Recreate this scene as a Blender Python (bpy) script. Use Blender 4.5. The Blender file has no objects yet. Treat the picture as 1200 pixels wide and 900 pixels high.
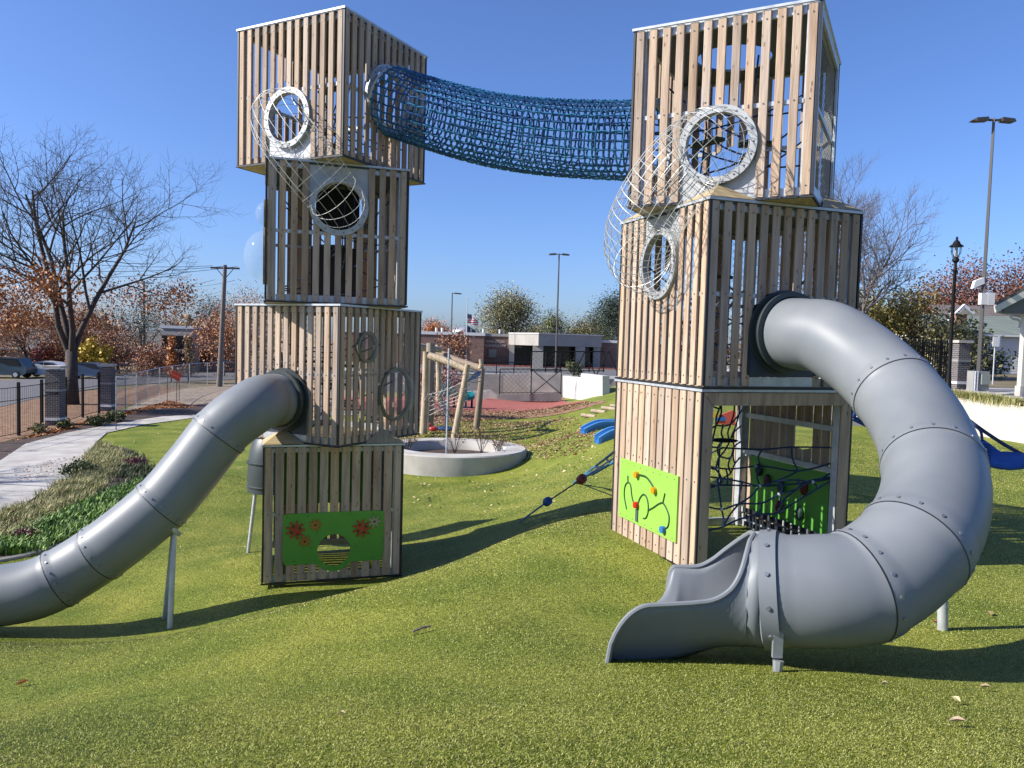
import bpy, math, random
import numpy as np
from mathutils import Vector, Matrix, geometry
random.seed(7); RNG = np.random.default_rng(11)
D = bpy.data; SC = bpy.context.scene; COL = SC.collection
PI = math.pi

# ------------------------------------------------------------------ camera
PITCH, ROLL, CAMZ, F = -0.0549, 0.0278, 4.0, 900.04
fw = Vector((0, math.cos(PITCH), math.sin(PITCH))); r0 = Vector((1, 0, 0)); u0 = r0.cross(fw)
CR = math.cos(ROLL) * r0 + math.sin(ROLL) * u0; CU = -math.sin(ROLL) * r0 + math.cos(ROLL) * u0
cam = D.objects.new('camera', D.cameras.new('camera')); COL.objects.link(cam)
cam.matrix_world = Matrix(((CR.x, CU.x, -fw.x, 0), (CR.y, CU.y, -fw.y, 0), (CR.z, CU.z, -fw.z, CAMZ), (0, 0, 0, 1)))
cam.data.sensor_width = 36; cam.data.lens = 27.0; cam.data.clip_end = 3000; cam.data.clip_start = .05
SC.camera = cam
# ------------------------------------------------------------------ sky, sun, exposure
SUN = Vector((-.812, -.165, .560)).normalized()
EL = math.asin(SUN.z); AZ = math.atan2(SUN.x, SUN.y)
w = D.worlds.new('World'); SC.world = w; w.use_nodes = True; nt = w.node_tree
bg = nt.nodes['Background']; sky = nt.nodes.new('ShaderNodeTexSky'); sky.sky_type = 'NISHITA'
sky.sun_disc = False; sky.sun_elevation = EL; sky.sun_rotation = AZ; sky.altitude = 200; sky.air_density = .95; sky.dust_density = 1.2; sky.ozone_density = 7.0
tint = nt.nodes.new('ShaderNodeMix'); tint.data_type = 'RGBA'; tint.blend_type = 'MULTIPLY'; tint.inputs[0].default_value = 1; tint.inputs[7].default_value = (1.0, 1.04, 1.26, 1)
nt.links.new(sky.outputs[0], tint.inputs[6]); nt.links.new(tint.outputs[2], bg.inputs[0]); bg.inputs[1].default_value = .09
sl = D.lights.new('sun', 'SUN'); sl.energy = 5.0; sl.angle = math.radians(.53); sl.color = (1, .95, .87)
so = D.objects.new('sun', sl); COL.objects.link(so); so.rotation_euler = (-SUN).to_track_quat('-Z', 'Y').to_euler(); so.location = SUN * 60
SC.view_settings.view_transform = 'Standard'; SC.view_settings.look = 'None'; SC.view_settings.gamma = 1; SC.view_settings.exposure = .76

# ------------------------------------------------------------------ helpers
def ray(px, py): return fw + (px - 600) / F * CR - (py - 450) / F * CU
def P(px, py, Y):
    d = ray(px, py); return Vector((0, 0, CAMZ)) + d * (Y / d.y)
def tag(o, label=None, cat=None, group=None, kind=None):
    if label: o['label'] = label
    if cat: o['category'] = cat
    if group: o['group'] = group
    if kind: o['kind'] = kind
    return o
def empty(name, loc, rz=0, parent=None):
    o = D.objects.new(name, None); COL.objects.link(o); o.location = loc; o.rotation_euler = (0, 0, rz); o.empty_display_size = .2
    if parent: o.parent = parent
    return o
def thing(name, label, cat, loc=(0, 0, 0), rz=0, group=None): return tag(empty(name, loc, rz), label, cat, group)
def copy_tree(o, parent=None):
    c = o.copy(); COL.objects.link(c); c.parent = parent
    for ch in list(o.children): copy_tree(ch, c)
    return c
def link(name, me, parent=None, loc=(0, 0, 0), rz=0):
    o = D.objects.new(name, me); COL.objects.link(o); o.location = loc; o.rotation_euler = (0, 0, rz)
    if parent: o.parent = parent
    return o
class MB:
    def __init__(s): s.v = []; s.f = []; s.m = []; s.mi = 0
    def add(s, vs, fs):
        b = len(s.v); s.v += [tuple(v) for v in vs]; s.f += [tuple(i + b for i in f) for f in fs]; s.m += [s.mi] * len(fs); return s
    def box(s, c, d, rz=0, R=None):
        c = Vector(c); M_ = R if R else Matrix.Rotation(rz, 3, 'Z')
        vs = [c + M_ @ Vector((x * d[0] / 2, y * d[1] / 2, z * d[2] / 2)) for z in (-1, 1) for y in (-1, 1) for x in (-1, 1)]
        return s.add(vs, [(0, 2, 3, 1), (4, 5, 7, 6), (0, 1, 5, 4), (2, 6, 7, 3), (0, 4, 6, 2), (1, 3, 7, 5)])
    def bb(s, a, b):
        return s.box([(a[i] + b[i]) / 2 for i in range(3)], [abs(b[i] - a[i]) for i in range(3)])
    def tube(s, pts, r, n=6, cap=True, rf=None, close=False):
        pts = [Vector(p) for p in pts]; N = len(pts)
        if N < 2: return s
        T = []
        for i in range(N):
            if close: t = pts[(i + 1) % N] - pts[i - 1]
            else: t = pts[min(i + 1, N - 1)] - pts[max(i - 1, 0)]
            T.append(t.normalized() if t.length > 1e-9 else Vector((0, 0, 1)))
        a = Vector((0, 0, 1)) if abs(T[0].z) < .9 else Vector((1, 0, 0))
        nrm = (a - T[0] * a.dot(T[0])).normalized(); vs = []
        for i in range(N):
            nrm = nrm - T[i] * nrm.dot(T[i])
            if nrm.length < 1e-6: nrm = T[i].orthogonal()
            nrm.normalize(); bn = T[i].cross(nrm); rr = rf(i / (N - 1)) if rf else (r[i] if isinstance(r, (list, tuple)) else r)
            for k in range(n):
                q = 2 * PI * k / n; vs.append(pts[i] + (nrm * math.cos(q) + bn * math.sin(q)) * rr)
        fs = []
        for i in range(N if close else N - 1):
            j = (i + 1) % N
            for k in range(n): fs.append((i * n + k, i * n + (k + 1) % n, j * n + (k + 1) % n, j * n + k))
        if cap and not close: fs += [tuple(range(n))[::-1], tuple((N - 1) * n + k for k in range(n))]
        return s.add(vs, fs)
    def cyl(s, a, b, r, n=12, r2=None): return s.tube([a, b], [r, r if r2 is None else r2], n)
    def sphere(s, c, r, n=10, m=6, sc=(1, 1, 1)):
        c = Vector(c); vs = [c + Vector((0, 0, r * sc[2]))]
        for i in range(1, m):
            for k in range(n):
                vs.append(c + Vector((r * sc[0] * math.sin(PI * i / m) * math.cos(2 * PI * k / n), r * sc[1] * math.sin(PI * i / m) * math.sin(2 * PI * k / n), r * sc[2] * math.cos(PI * i / m))))
        vs.append(c - Vector((0, 0, r * sc[2]))); fs = [(0, 1 + k, 1 + (k + 1) % n) for k in range(n)]
        for i in range(m - 2):
            for k in range(n): fs.append((1 + i * n + k, 1 + (i + 1) * n + k, 1 + (i + 1) * n + (k + 1) % n, 1 + i * n + (k + 1) % n))
        b = 1 + (m - 2) * n; fs += [(b + k, len(vs) - 1, b + (k + 1) % n) for k in range(n)]
        return s.add(vs, fs)
    def extrude(s, poly, vec):
        n = len(poly); poly = [Vector(p) for p in poly]; vec = Vector(vec)
        return s.add(poly + [p + vec for p in poly], [tuple(range(n))[::-1], tuple(range(n, 2 * n))] + [(i, (i + 1) % n, n + (i + 1) % n, n + i) for i in range(n)])
    def mesh(s, name, mats, smooth=False):
        me = D.meshes.new(name); me.from_pydata(s.v, [], s.f)
        for m in (mats if isinstance(mats, (list, tuple)) else [mats]): me.materials.append(m)
        if max(s.m or [0]) > 0: me.polygons.foreach_set('material_index', s.m)
        if smooth:
            me.polygons.foreach_set('use_smooth', [True] * len(s.f))
            if smooth != 'all': me.set_sharp_from_angle(angle=math.radians(40))
        me.update(); return me
    def build(s, name, mats, parent=None, smooth=False, loc=(0, 0, 0), rz=0):
        return link(name, s.mesh(name, mats, smooth), parent, loc, rz)
def np_obj(name, V, Fc, mat, parent=None, loc=(0, 0, 0), smooth=False):
    me = D.meshes.new(name); n, k = Fc.shape
    me.vertices.add(len(V)); me.vertices.foreach_set('co', V.astype(np.float32).ravel())
    me.loops.add(n * k); me.loops.foreach_set('vertex_index', Fc.astype(np.int32).ravel())
    me.polygons.add(n); me.polygons.foreach_set('loop_start', np.arange(0, n * k, k, dtype=np.int32)); me.polygons.foreach_set('loop_total', np.full(n, k, dtype=np.int32))
    if smooth: me.polygons.foreach_set('use_smooth', np.ones(n, bool))
    me.materials.append(mat); me.update(); me.validate()
    return link(name, me, parent, loc)
def cat_rom(pts, k=8):
    pts = [Vector(p) for p in pts]; out = []
    for i in range(len(pts) - 1):
        a, b, c, d = pts[max(i - 1, 0)], pts[i], pts[i + 1], pts[min(i + 2, len(pts) - 1)]
        for j in range(k):
            t = j / k; out.append(.5 * ((2 * b) + (c - a) * t + (2 * a - 5 * b + 4 * c - d) * t * t + (3 * b - a - 3 * c + d) * t ** 3))
    out.append(pts[-1]); return out
def resample(pts, n):
    L = [0]
    for i in range(1, len(pts)): L.append(L[-1] + (pts[i] - pts[i - 1]).length)
    out = []; j = 0
    for i in range(n):
        s = L[-1] * i / (n - 1)
        while j < len(L) - 2 and L[j + 1] < s: j += 1
        t = (s - L[j]) / max(L[j + 1] - L[j], 1e-9); out.append(pts[j].lerp(pts[j + 1], t))
    return out, L[-1]
def sag(a, b, s, n=8):
    a = Vector(a); b = Vector(b)
    return [a.lerp(b, i / n) - Vector((0, 0, s * 4 * (i / n) * (1 - i / n))) for i in range(n + 1)]

# ------------------------------------------------------------------ materials
def mat(name, c1, c2=None, scale=8, rough=.6, metal=0, bump=0, bscale=None, stretch=None, rnd=0, island=0, detail=4, spec=None, trans=0, alpha=1, coat=0, rvar=0, c3=None):
    m = D.materials.new(name); m.use_nodes = True; N = m.node_tree.nodes; L = m.node_tree.links; b = N['Principled BSDF']
    b.inputs['Roughness'].default_value = rough; b.inputs['Metallic'].default_value = metal
    if spec is not None: b.inputs['Specular IOR Level'].default_value = spec
    if trans: b.inputs['Transmission Weight'].default_value = trans
    if alpha < 1: b.inputs['Alpha'].default_value = alpha
    if coat: b.inputs['Coat Weight'].default_value = coat
    KB = .80
    c1 = tuple(v * KB for v in c1); c2 = tuple(v * KB for v in c2) if c2 else None; c3 = tuple(v * KB for v in c3) if c3 else None
    c1 = (*c1, 1); b.inputs['Base Color'].default_value = c1
    if c2 is None and not rnd and not bump and not island: return m
    c2 = (*(c2 or c1[:3]), 1)
    tc = N.new('ShaderNodeTexCoord'); mp = N.new('ShaderNodeMapping'); L.new(tc.outputs['Object'], mp.inputs[0])
    if stretch: mp.inputs['Scale'].default_value = stretch
    nz = N.new('ShaderNodeTexNoise'); nz.inputs['Scale'].default_value = scale; nz.inputs['Detail'].default_value = detail; L.new(mp.outputs[0], nz.inputs['Vector'])
    if rnd:
        oi = N.new('ShaderNodeObjectInfo'); vm = N.new('ShaderNodeVectorMath'); vm.operation = 'SCALE'; vm.inputs['Scale'].default_value = 37
        cx = N.new('ShaderNodeCombineXYZ'); L.new(oi.outputs['Random'], cx.inputs[0]); L.new(oi.outputs['Random'], cx.inputs[2]); L.new(cx.outputs[0], vm.inputs[0]); L.new(vm.outputs[0], mp.inputs['Location'])
    cr = N.new('ShaderNodeValToRGB'); cr.color_ramp.elements[0].color = c1; cr.color_ramp.elements[1].color = c2
    cr.color_ramp.elements[0].position = .32; cr.color_ramp.elements[1].position = .68
    if c3: e = cr.color_ramp.elements.new(.5); e.color = (*c3, 1)
    fac = nz.outputs['Fac']
    if island:
        ge = N.new('ShaderNodeNewGeometry'); mx = N.new('ShaderNodeMix'); mx.inputs[0].default_value = island; L.new(nz.outputs['Fac'], mx.inputs[2]); L.new(ge.outputs['Random Per Island'], mx.inputs[3]); fac = mx.outputs[0]
    L.new(fac, cr.inputs[0]); out = cr.outputs[0]
    if rnd:
        hs = N.new('ShaderNodeHueSaturation'); mr = N.new('ShaderNodeMapRange'); mr.inputs[3].default_value = 1 - rnd; mr.inputs[4].default_value = 1 + rnd
        L.new(oi.outputs['Random'], mr.inputs[0]); L.new(mr.outputs[0], hs.inputs['Value']); 
        ms = N.new('ShaderNodeMath'); ms.operation = 'MULTIPLY_ADD'; ms.inputs[1].default_value = 7.13; ms.inputs[2].default_value = .3; L.new(oi.outputs['Random'], ms.inputs[0])
        fr = N.new('ShaderNodeMath'); fr.operation = 'FRACT'; L.new(ms.outputs[0], fr.inputs[0]); m2 = N.new('ShaderNodeMapRange'); m2.inputs[3].default_value = .78; m2.inputs[4].default_value = 1.08; L.new(fr.outputs[0], m2.inputs[0]); L.new(m2.outputs[0], hs.inputs['Saturation'])
        L.new(out, hs.inputs['Color']); out = hs.outputs[0]
    L.new(out, b.inputs['Base Color'])
    if rvar:
        r_ = N.new('ShaderNodeMapRange'); r_.inputs[3].default_value = rough - rvar; r_.inputs[4].default_value = rough + rvar; L.new(nz.outputs['Fac'], r_.inputs[0]); L.new(r_.outputs[0], b.inputs['Roughness'])
    if bump:
        bm = N.new('ShaderNodeBump'); bm.inputs['Strength'].default_value = bump; bm.inputs['Distance'].default_value = .02
        n2 = N.new('ShaderNodeTexNoise'); n2.inputs['Scale'].default_value = bscale or scale * 3; n2.inputs['Detail'].default_value = 3; L.new(mp.outputs[0], n2.inputs['Vector'])
        L.new(n2.outputs['Fac'], bm.inputs['Height']); L.new(bm.outputs[0], b.inputs['Normal'])
    return m
def brick_mat(name, a, b_, mortar, bw=.22, bh=.075, ms=.01):
    m = D.materials.new(name); m.use_nodes = True; N = m.node_tree.nodes; L = m.node_tree.links; b = N['Principled BSDF']; b.inputs['Roughness'].default_value = .85
    tc = N.new('ShaderNodeTexCoord'); sx = N.new('ShaderNodeSeparateXYZ'); ad = N.new('ShaderNodeMath'); cx = N.new('ShaderNodeCombineXYZ')
    L.new(tc.outputs['Object'], sx.inputs[0]); L.new(sx.outputs[0], ad.inputs[0]); L.new(sx.outputs[1], ad.inputs[1]); L.new(ad.outputs[0], cx.inputs[0]); L.new(sx.outputs[2], cx.inputs[1])
    t = N.new('ShaderNodeTexBrick'); t.inputs['Scale'].default_value = 1; t.inputs['Brick Width'].default_value = bw; t.inputs['Row Height'].default_value = bh; t.inputs['Mortar Size'].default_value = ms
    t.inputs['Color1'].default_value = (*a, 1); t.inputs['Color2'].default_value = (*b_, 1); t.inputs['Mortar'].default_value = (*mortar, 1); L.new(cx.outputs[0], t.inputs['Vector']); L.new(t.outputs['Color'], b.inputs['Base Color'])
    return m
WOOD = mat('weathered_larch', (.36, .24, .155), (.55, .40, .275), 2.2, .75, bump=.25, bscale=9, stretch=(7, 7, .55), rnd=.22, c3=(.465, .335, .240))
WOODG = mat('grey_larch', (.22, .165, .12), (.36, .28, .21), 2.2, .8, bump=.25, bscale=9, stretch=(7, 7, .55), rnd=.14)
_n2 = WOOD.node_tree; _vo = _n2.nodes.new('ShaderNodeTexVoronoi'); _vo.inputs['Scale'].default_value = 1.0; _vo.inputs['Randomness'].default_value = 1
_mp = [n for n in _n2.nodes if n.type == 'MAPPING'][0]; _m2 = _n2.nodes.new('ShaderNodeVectorMath'); _m2.operation = 'MULTIPLY'; _m2.inputs[1].default_value = (1.6, 1.6, 7.0); _n2.links.new(_mp.outputs[0], _m2.inputs[0]); _n2.links.new(_m2.outputs[0], _vo.inputs['Vector'])
_cr = _n2.nodes.new('ShaderNodeValToRGB'); _cr.color_ramp.elements[0].position = .06; _cr.color_ramp.elements[0].color = (.42, .34, .28, 1); _cr.color_ramp.elements[1].position = .15; _cr.color_ramp.elements[1].color = (1, 1, 1, 1); _n2.links.new(_vo.outputs['Distance'], _cr.inputs[0])
_mx = _n2.nodes.new('ShaderNodeMix'); _mx.data_type = 'RGBA'; _mx.blend_type = 'MULTIPLY'; _mx.inputs[0].default_value = 1; _src = _n2.nodes['Principled BSDF'].inputs['Base Color'].links[0].from_socket; _n2.links.new(_src, _mx.inputs[6]); _n2.links.new(_cr.outputs[0], _mx.inputs[7]); _n2.links.new(_mx.outputs[2], _n2.nodes['Principled BSDF'].inputs['Base Color'])
PLY = mat('plywood', (.42, .32, .16), (.58, .45, .25), 3, .65, stretch=(1, 6, 1))
STEEL = mat('galvanised_steel', (.50, .53, .56), (.66, .69, .72), 9, .42, metal=.35, rvar=.1)
PLATE = mat('brushed_plate', (.44, .45, .46), (.56, .57, .58), 5, .5, metal=.2)
DKST = mat('dark_trim', (.018, .02, .026), rough=.5)
BOLT = mat('bolt_steel', (.16, .14, .12), rough=.4, metal=.6)
RINGM = mat('ring_steel', (.40, .41, .42), (.52, .53, .54), 8, .5, metal=.3)
SHINY = mat('stainless_wire', (.60, .60, .57), rough=.5, metal=.35)
TUBE = mat('grey_slide_plastic', (.180, .198, .215), (.238, .252, .265), 1.3, .46, bump=.012, bscale=260, rvar=.08, detail=9, spec=.36)
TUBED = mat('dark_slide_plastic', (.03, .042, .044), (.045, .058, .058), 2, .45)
NAVY = mat('navy_plate', (.03, .045, .075), (.04, .055, .09), 2, .5)
GREEN = mat('lime_panel', (.27, .56, .075), (.30, .60, .09), 3, .45)
GREEND = mat('green_panel', (.10, .36, .045), (.12, .40, .055), 3, .45)
BLUER = mat('blue_rope', (.010, .055, .20), (.02, .17, .33), 30, .55, island=.5)
NAVYR = mat('navy_rope', (.01, .018, .06), (.02, .05, .14), 25, .6)
BLUEP = mat('blue_plastic', (.02, .14, .42), (.03, .17, .48), 3, .35)
TEAL = mat('teal_plastic', (.02, .25, .26), (.03, .3, .3), 3, .4)
GLASS = mat('clear_dome', (.9, .94, .95), rough=.04, alpha=.09, spec=.8)
CONC = mat('concrete', (.40, .37, .325), (.58, .55, .50), 1.2, .85, bump=.15, bscale=60, detail=10)
CONCD = mat('grey_concrete', (.25, .245, .23), (.34, .33, .31), 1.2, .85, bump=.15, bscale=50)
BRONZE = mat('porthole_rim', (.15, .14, .09), (.2, .19, .13), 5, .5)
BLACK = mat('black_paint', (.008, .008, .009), rough=.6, spec=.2)
RUBR = mat('black_rubber', (.012, .012, .014), rough=.7)
WHITE = mat('white_paint', (.72, .72, .70), (.8, .8, .78), 3, .6)
DARKG = mat('dark_window', (.01, .012, .016), rough=.15)
BARK = mat('bark', (.035, .027, .024), (.10, .08, .07), 6, .9, stretch=(4, 4, .8), bump=.4)
BARKL = mat('pale_twigs', (.12, .10, .10), (.21, .18, .18), 6, .9)
LOG = mat('debarked_log', (.36, .27, .17), (.58, .47, .33), 4, .8, stretch=(3, 3, .6))
def leafm(n, a, b, c=None): return mat(n, a, b, 3, .6, island=.75, c3=c)
LORG = leafm('orange_leaves', (.30, .085, .02), (.62, .27, .075), (.45, .16, .04))
LRED = leafm('russet_leaves', (.16, .05, .025), (.50, .23, .10), (.30, .12, .05))
LYEL = leafm('yellow_leaves', (.38, .25, .02), (.70, .52, .05))
LOLV = leafm('olive_leaves', (.10, .10, .035), (.42, .36, .15), (.22, .20, .07))
LYEO = leafm('ochre_leaves', (.12, .10, .02), (.48, .38, .08), (.26, .21, .05))
LGRN = leafm('green_leaves', (.04, .06, .015), (.18, .21, .06), (.09, .12, .03))
LDRK = leafm('dark_needles', (.012, .028, .012), (.045, .07, .03))
LOAK = leafm('oak_leaves', (.09, .03, .018), (.30, .12, .07), (.17, .06, .035))
LTAN = leafm('tan_leaves', (.22, .13, .06), (.5, .34, .2), (.35, .22, .12))
LITTER = leafm('fallen_leaves', (.16, .06, .03), (.55, .38, .20), (.36, .20, .10))
LITY = leafm('pale_fallen_leaves', (.40, .30, .12), (.72, .62, .34))
# ------------------------------------------------------------------ terrain
CP = [(0, 0, 2.42), (-2, -1, 2.5), (2, -1, 2.5), (0, -5, 2.6), (-6, -4, 2.3), (6, -4, 2.4), (0, 3, 2.33), (-2, 3, 2.22), (2, 3, 2.30), (4, 3, 2.25), (-4.5, 3.5, 1.85), (6.5, 3.5, 2.1),
      (0, 4.5, 1.92), (-2.2, 5, 1.55), (-4.2, 5.2, 1.22), (-7, 5, 1.1), (2, 4.5, 1.95), (2, 5.3, 1.73), (.65, 5.4, 1.72), (4, 5, 1.70), (6, 5.5, 1.66), (0, 6.5, 1.54), (-1.3, 6.7, 1.36), (-3, 6.8, 1.12), (.9, 6.8, 1.42), (2.1, 6.3, 1.52), (4, 6.9, 1.5), (6, 8, 1.42),
      (-.4, 8, 1.38), (-1.3, 9, 1.12), (-2.4, 8.5, .98), (-3.0, 8.1, .86), (-4.2, 7.8, .74), (-5.2, 7.6, .76), (-7, 7.5, .78), (-.4, 9.5, 1.25), (.55, 11, 1.36), (1.5, 12, 1.34),
      (-3.8, 11.3, .10), (-1.7, 11.9, .12), (-2.2, 10.6, .36), (-3.4, 10.0, .26), (-4.3, 10.2, -.06), (-5.5, 10.2, -.16), (-7.5, 10.2, -.15), (-3, 13, .10), (-1.0, 13, .25), (-4.5, 13.8, .0), (-2, 15, .05), (.3, 14.8, .52), (-6, 13, -.22), (-9, 11, -.2), (-9, 7, .1), (-12, 5, -.1), (-12, 10, -.28),
      (1.45, 10.84, 1.34), (2.2, 8.7, 1.34), (3, 10, 1.34), (4.3, 9.5, 1.34), (3.5, 11.6, 1.34), (5.5, 11, 1.34), (8, 10, 1.32), (8, 14, 1.3), (4, 15, 1.25), (12, 14, 1.3), (12, 8, 1.4), (14, 20, 1.28), (9, 20, 1.25), (12, 4, 1.8), (18, 28, 1.28), (26, 28, 1.28), (30, 15, 1.3), (30, 3, 1.5), (12, 28, 1.25), (7, 28, 1.3),
      (0, 18, .15), (2, 18, .7), (4, 20, 1.1), (3.3, 24, 1.05), (1, 24, .0), (-1.5, 20, -.2), (5, 28, 1.3), (2.5, 30, .45), (4.5, 35, 1.0), (5.5, 45, .8), (7.5, 56, 1.0), (3.6, 42, .05), (4.6, 56, -.3), (6.2, 56.5, .35), (1, 32, -.3), (2, 42, -.3), (2, 50, -.3), (9, 45, 1.3), (15, 45, 1.3), (30, 45, 1.3), (15, 60, 1.3), (30, 62, 1.3)]
for xx in (-60, -40, -28, -20, -14, -9, -5, -2):
    for yy in (16, 20, 26, 34, 44, 56, 70):
        if xx < -4 or yy > 22: CP.append((xx, yy, -.3))
CP += [(-25, 5, -.25), (-25, -5, .2), (-40, 0, -.3), (2, 70, -.3), (-60, 0, -.3)]
CP = np.array(CP)
def _phi(r2): return .5 * r2 * np.log(r2 + 1e-9)
_n = len(CP); _K = np.zeros((_n + 3, _n + 3)); _d = ((CP[:, None, :2] - CP[None, :, :2]) ** 2).sum(-1)
_K[:_n, :_n] = _phi(_d) + np.eye(_n) * .6; _K[:_n, _n] = 1; _K[:_n, _n + 1:] = CP[:, :2]; _K[_n:, :_n] = _K[:_n, _n:].T
_W = np.linalg.solve(_K, np.concatenate([CP[:, 2], [0, 0, 0]]))
def gz(x, y):
    x = np.atleast_1d(np.asarray(x, float)); y = np.atleast_1d(np.asarray(y, float)); sh = x.shape; x = x.ravel(); y = y.ravel(); out = np.zeros(len(x))
    for i in range(0, len(x), 40000):
        a, b = x[i:i + 40000], y[i:i + 40000]
        d = (a[:, None] - CP[:, 0]) ** 2 + (b[:, None] - CP[:, 1]) ** 2
        out[i:i + 40000] = _phi(d) @ _W[:_n] + _W[_n] + a * _W[_n + 1] + b * _W[_n + 2]
    far = np.clip(np.maximum.reduce([(y - 62) / 8, (np.abs(x) - 45) / 12, (-8 - y) / 10]), 0, 1); far = far * far * (3 - 2 * far)
    fl = np.where(x > 9, 1.3, -.3); 
    return (out * (1 - far) + (-.3) * far).reshape(sh)
def g1(x, y): return float(gz([x], [y])[0])
def G(px, py, y0=9.0):
    d = ray(px, py); ys = np.concatenate([np.arange(y0, 30, .05), np.arange(30, 200, .25)]); t = ys / d.y
    h = CAMZ + d.z * t - gz(d.x * t, ys); k = np.argmax(h < 0) if (h < 0).any() else len(ys) - 1
    return Vector((d.x * t[k], ys[k], float(gz([d.x * t[k]], [ys[k]])[0])))
def sheet(name, xs, ys, dz, m, kind='structure', parent=None, drop=None):
    X, Y = np.meshgrid(xs, ys); Z = gz(X, Y) + dz
    if drop is not None: Z = Z - drop(X, Y)
    V = np.stack([X, Y, Z], -1).reshape(-1, 3); nx, ny = len(xs), len(ys)
    i = (np.arange(ny - 1)[:, None] * nx + np.arange(nx - 1)).ravel(); Fc = np.stack([i, i + 1, i + nx + 1, i + nx], 1)
    o = np_obj(name, V, Fc, m, smooth=True); tag(o, kind=kind); return o
def patch(name, poly, dz, m, step=1.2, kind='structure', thick=0):
    poly = [(p[0], p[1]) for p in poly]; pp = []
    for i, a in enumerate(poly):
        b = poly[(i + 1) % len(poly)]; L_ = math.dist(a, b); k = max(1, int(L_ / step))
        for j in range(k): pp.append((a[0] + (b[0] - a[0]) * j / k, a[1] + (b[1] - a[1]) * j / k))
    n = len(pp); P2 = np.array(pp); xs = np.arange(P2[:, 0].min(), P2[:, 0].max(), step); ys = np.arange(P2[:, 1].min(), P2[:, 1].max(), step)
    X, Y = np.meshgrid(xs, ys); q = np.stack([X.ravel(), Y.ravel()], 1); q = q[inside(q, P2)]
    pts = [Vector(p) for p in pp] + [Vector((a, b)) for a, b in q]
    vo, eo, fo, *_ = geometry.delaunay_2d_cdt(pts, [(i, (i + 1) % n) for i in range(n)], [list(range(n))], 1, 1e-4)
    V = np.array([[v.x, v.y] for v in vo]); Z = gz(V[:, 0], V[:, 1]) + dz
    me = D.meshes.new(name); me.from_pydata([(a, b, c) for (a, b), c in zip(V, Z)], [], [f if (vo[f[1]] - vo[f[0]]).cross(vo[f[2]] - vo[f[0]]) > 0 else f[::-1] for f in fo]); me.materials.append(m)
    me.polygons.foreach_set('use_smooth', [True] * len(me.polygons)); me.update()
    return tag(link(name, me), kind=kind)
def inside(q, poly):
    r = np.zeros(len(q), bool); n = len(poly); j = n - 1
    for i in range(n):
        xi, yi = poly[i]; xj, yj = poly[j]
        c = ((yi > q[:, 1]) != (yj > q[:, 1])) & (q[:, 0] < (xj - xi) * (q[:, 1] - yi) / (yj - yi + 1e-12) + xi); r ^= c; j = i
    return r
#GROUND
def turf_mat():
    # olive turf with mottling at several sizes
    m = D.materials.new('artificial_turf'); m.use_nodes = True; N = m.node_tree.nodes; L = m.node_tree.links; b = N['Principled BSDF']; b.inputs['Roughness'].default_value = .6; b.inputs['Specular IOR Level'].default_value = .1
    tc = N.new('ShaderNodeTexCoord')
    def nz(s, d=3):
        n = N.new('ShaderNodeTexNoise'); n.inputs['Scale'].default_value = s; n.inputs['Detail'].default_value = d; L.new(tc.outputs['Object'], n.inputs['Vector']); return n
    a = nz(38, 6); c = nz(.9, 7); s = nz(170, 2)
    r1 = N.new('ShaderNodeValToRGB'); r1.color_ramp.elements[0].position = .36; r1.color_ramp.elements[1].position = .66; r1.color_ramp.elements[0].color = (.085, .112, .010, 1); r1.color_ramp.elements[1].color = (.28, .315, .052, 1); L.new(a.outputs['Fac'], r1.inputs[0])
    r2 = N.new('ShaderNodeValToRGB'); r2.color_ramp.elements[0].position = .35; r2.color_ramp.elements[1].position = .68; r2.color_ramp.elements[0].color = (.62, .72, .50, 1); r2.color_ramp.elements[1].color = (1.25, 1.12, 1.2, 1); L.new(c.outputs['Fac'], r2.inputs[0])
    mx = N.new('ShaderNodeMix'); mx.data_type = 'RGBA'; mx.blend_type = 'MULTIPLY'; mx.inputs[0].default_value = 1; L.new(r1.outputs[0], mx.inputs[6]); L.new(r2.outputs[0], mx.inputs[7])
    r3 = N.new('ShaderNodeValToRGB'); r3.color_ramp.elements[0].position = .62; r3.color_ramp.elements[1].position = .72; L.new(s.outputs['Fac'], r3.inputs[0])
    m2 = N.new('ShaderNodeMix'); m2.data_type = 'RGBA'; m2.inputs[7].default_value = (.48, .46, .19, 1); L.new(r3.outputs[0], m2.inputs[0]); L.new(mx.outputs[2], m2.inputs[6]); L.new(m2.outputs[2], b.inputs['Base Color'])
    bm = N.new('ShaderNodeBump'); bm.inputs['Strength'].default_value = .8; bm.inputs['Distance'].default_value = .02; L.new(nz(80, 4).outputs['Fac'], bm.inputs['Height']); L.new(bm.outputs[0], b.inputs['Normal'])
    return m
TURF = turf_mat()
DRY = mat('dry_lawn', (.11, .10, .04), (.26, .19, .11), .8, .9, detail=9, bump=.3, bscale=20)
SOIL = mat('dark_soil', (.035, .022, .016), (.10, .06, .045), 6, .95, detail=8, bump=.6, bscale=30)
MULCH = mat('leafy_mulch', (.13, .065, .035), (.36, .21, .11), 5, .95, detail=10, bump=.6, bscale=18)
GRAVEL = mat('sandy_dirt', (.20, .15, .11), (.38, .30, .22), 3, .95, detail=9, bump=.4, bscale=30)
ASPH = mat('asphalt', (.11, .11, .115), (.17, .165, .165), 3, .85, detail=8)
LASPH = mat('pale_pavement', (.30, .285, .27), (.40, .385, .365), 1, .85)
REDR = mat('red_rubber', (.33, .085, .06), (.42, .13, .095), 4, .85, detail=8)
xs = np.concatenate([np.arange(-600, -60, 30), np.arange(-60, 60, 1.5), np.arange(60, 601, 30)])
ys = np.concatenate([np.arange(-60, -9, 8), np.arange(-9, 75, 1.5), np.arange(75, 1300, 40)])
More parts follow.
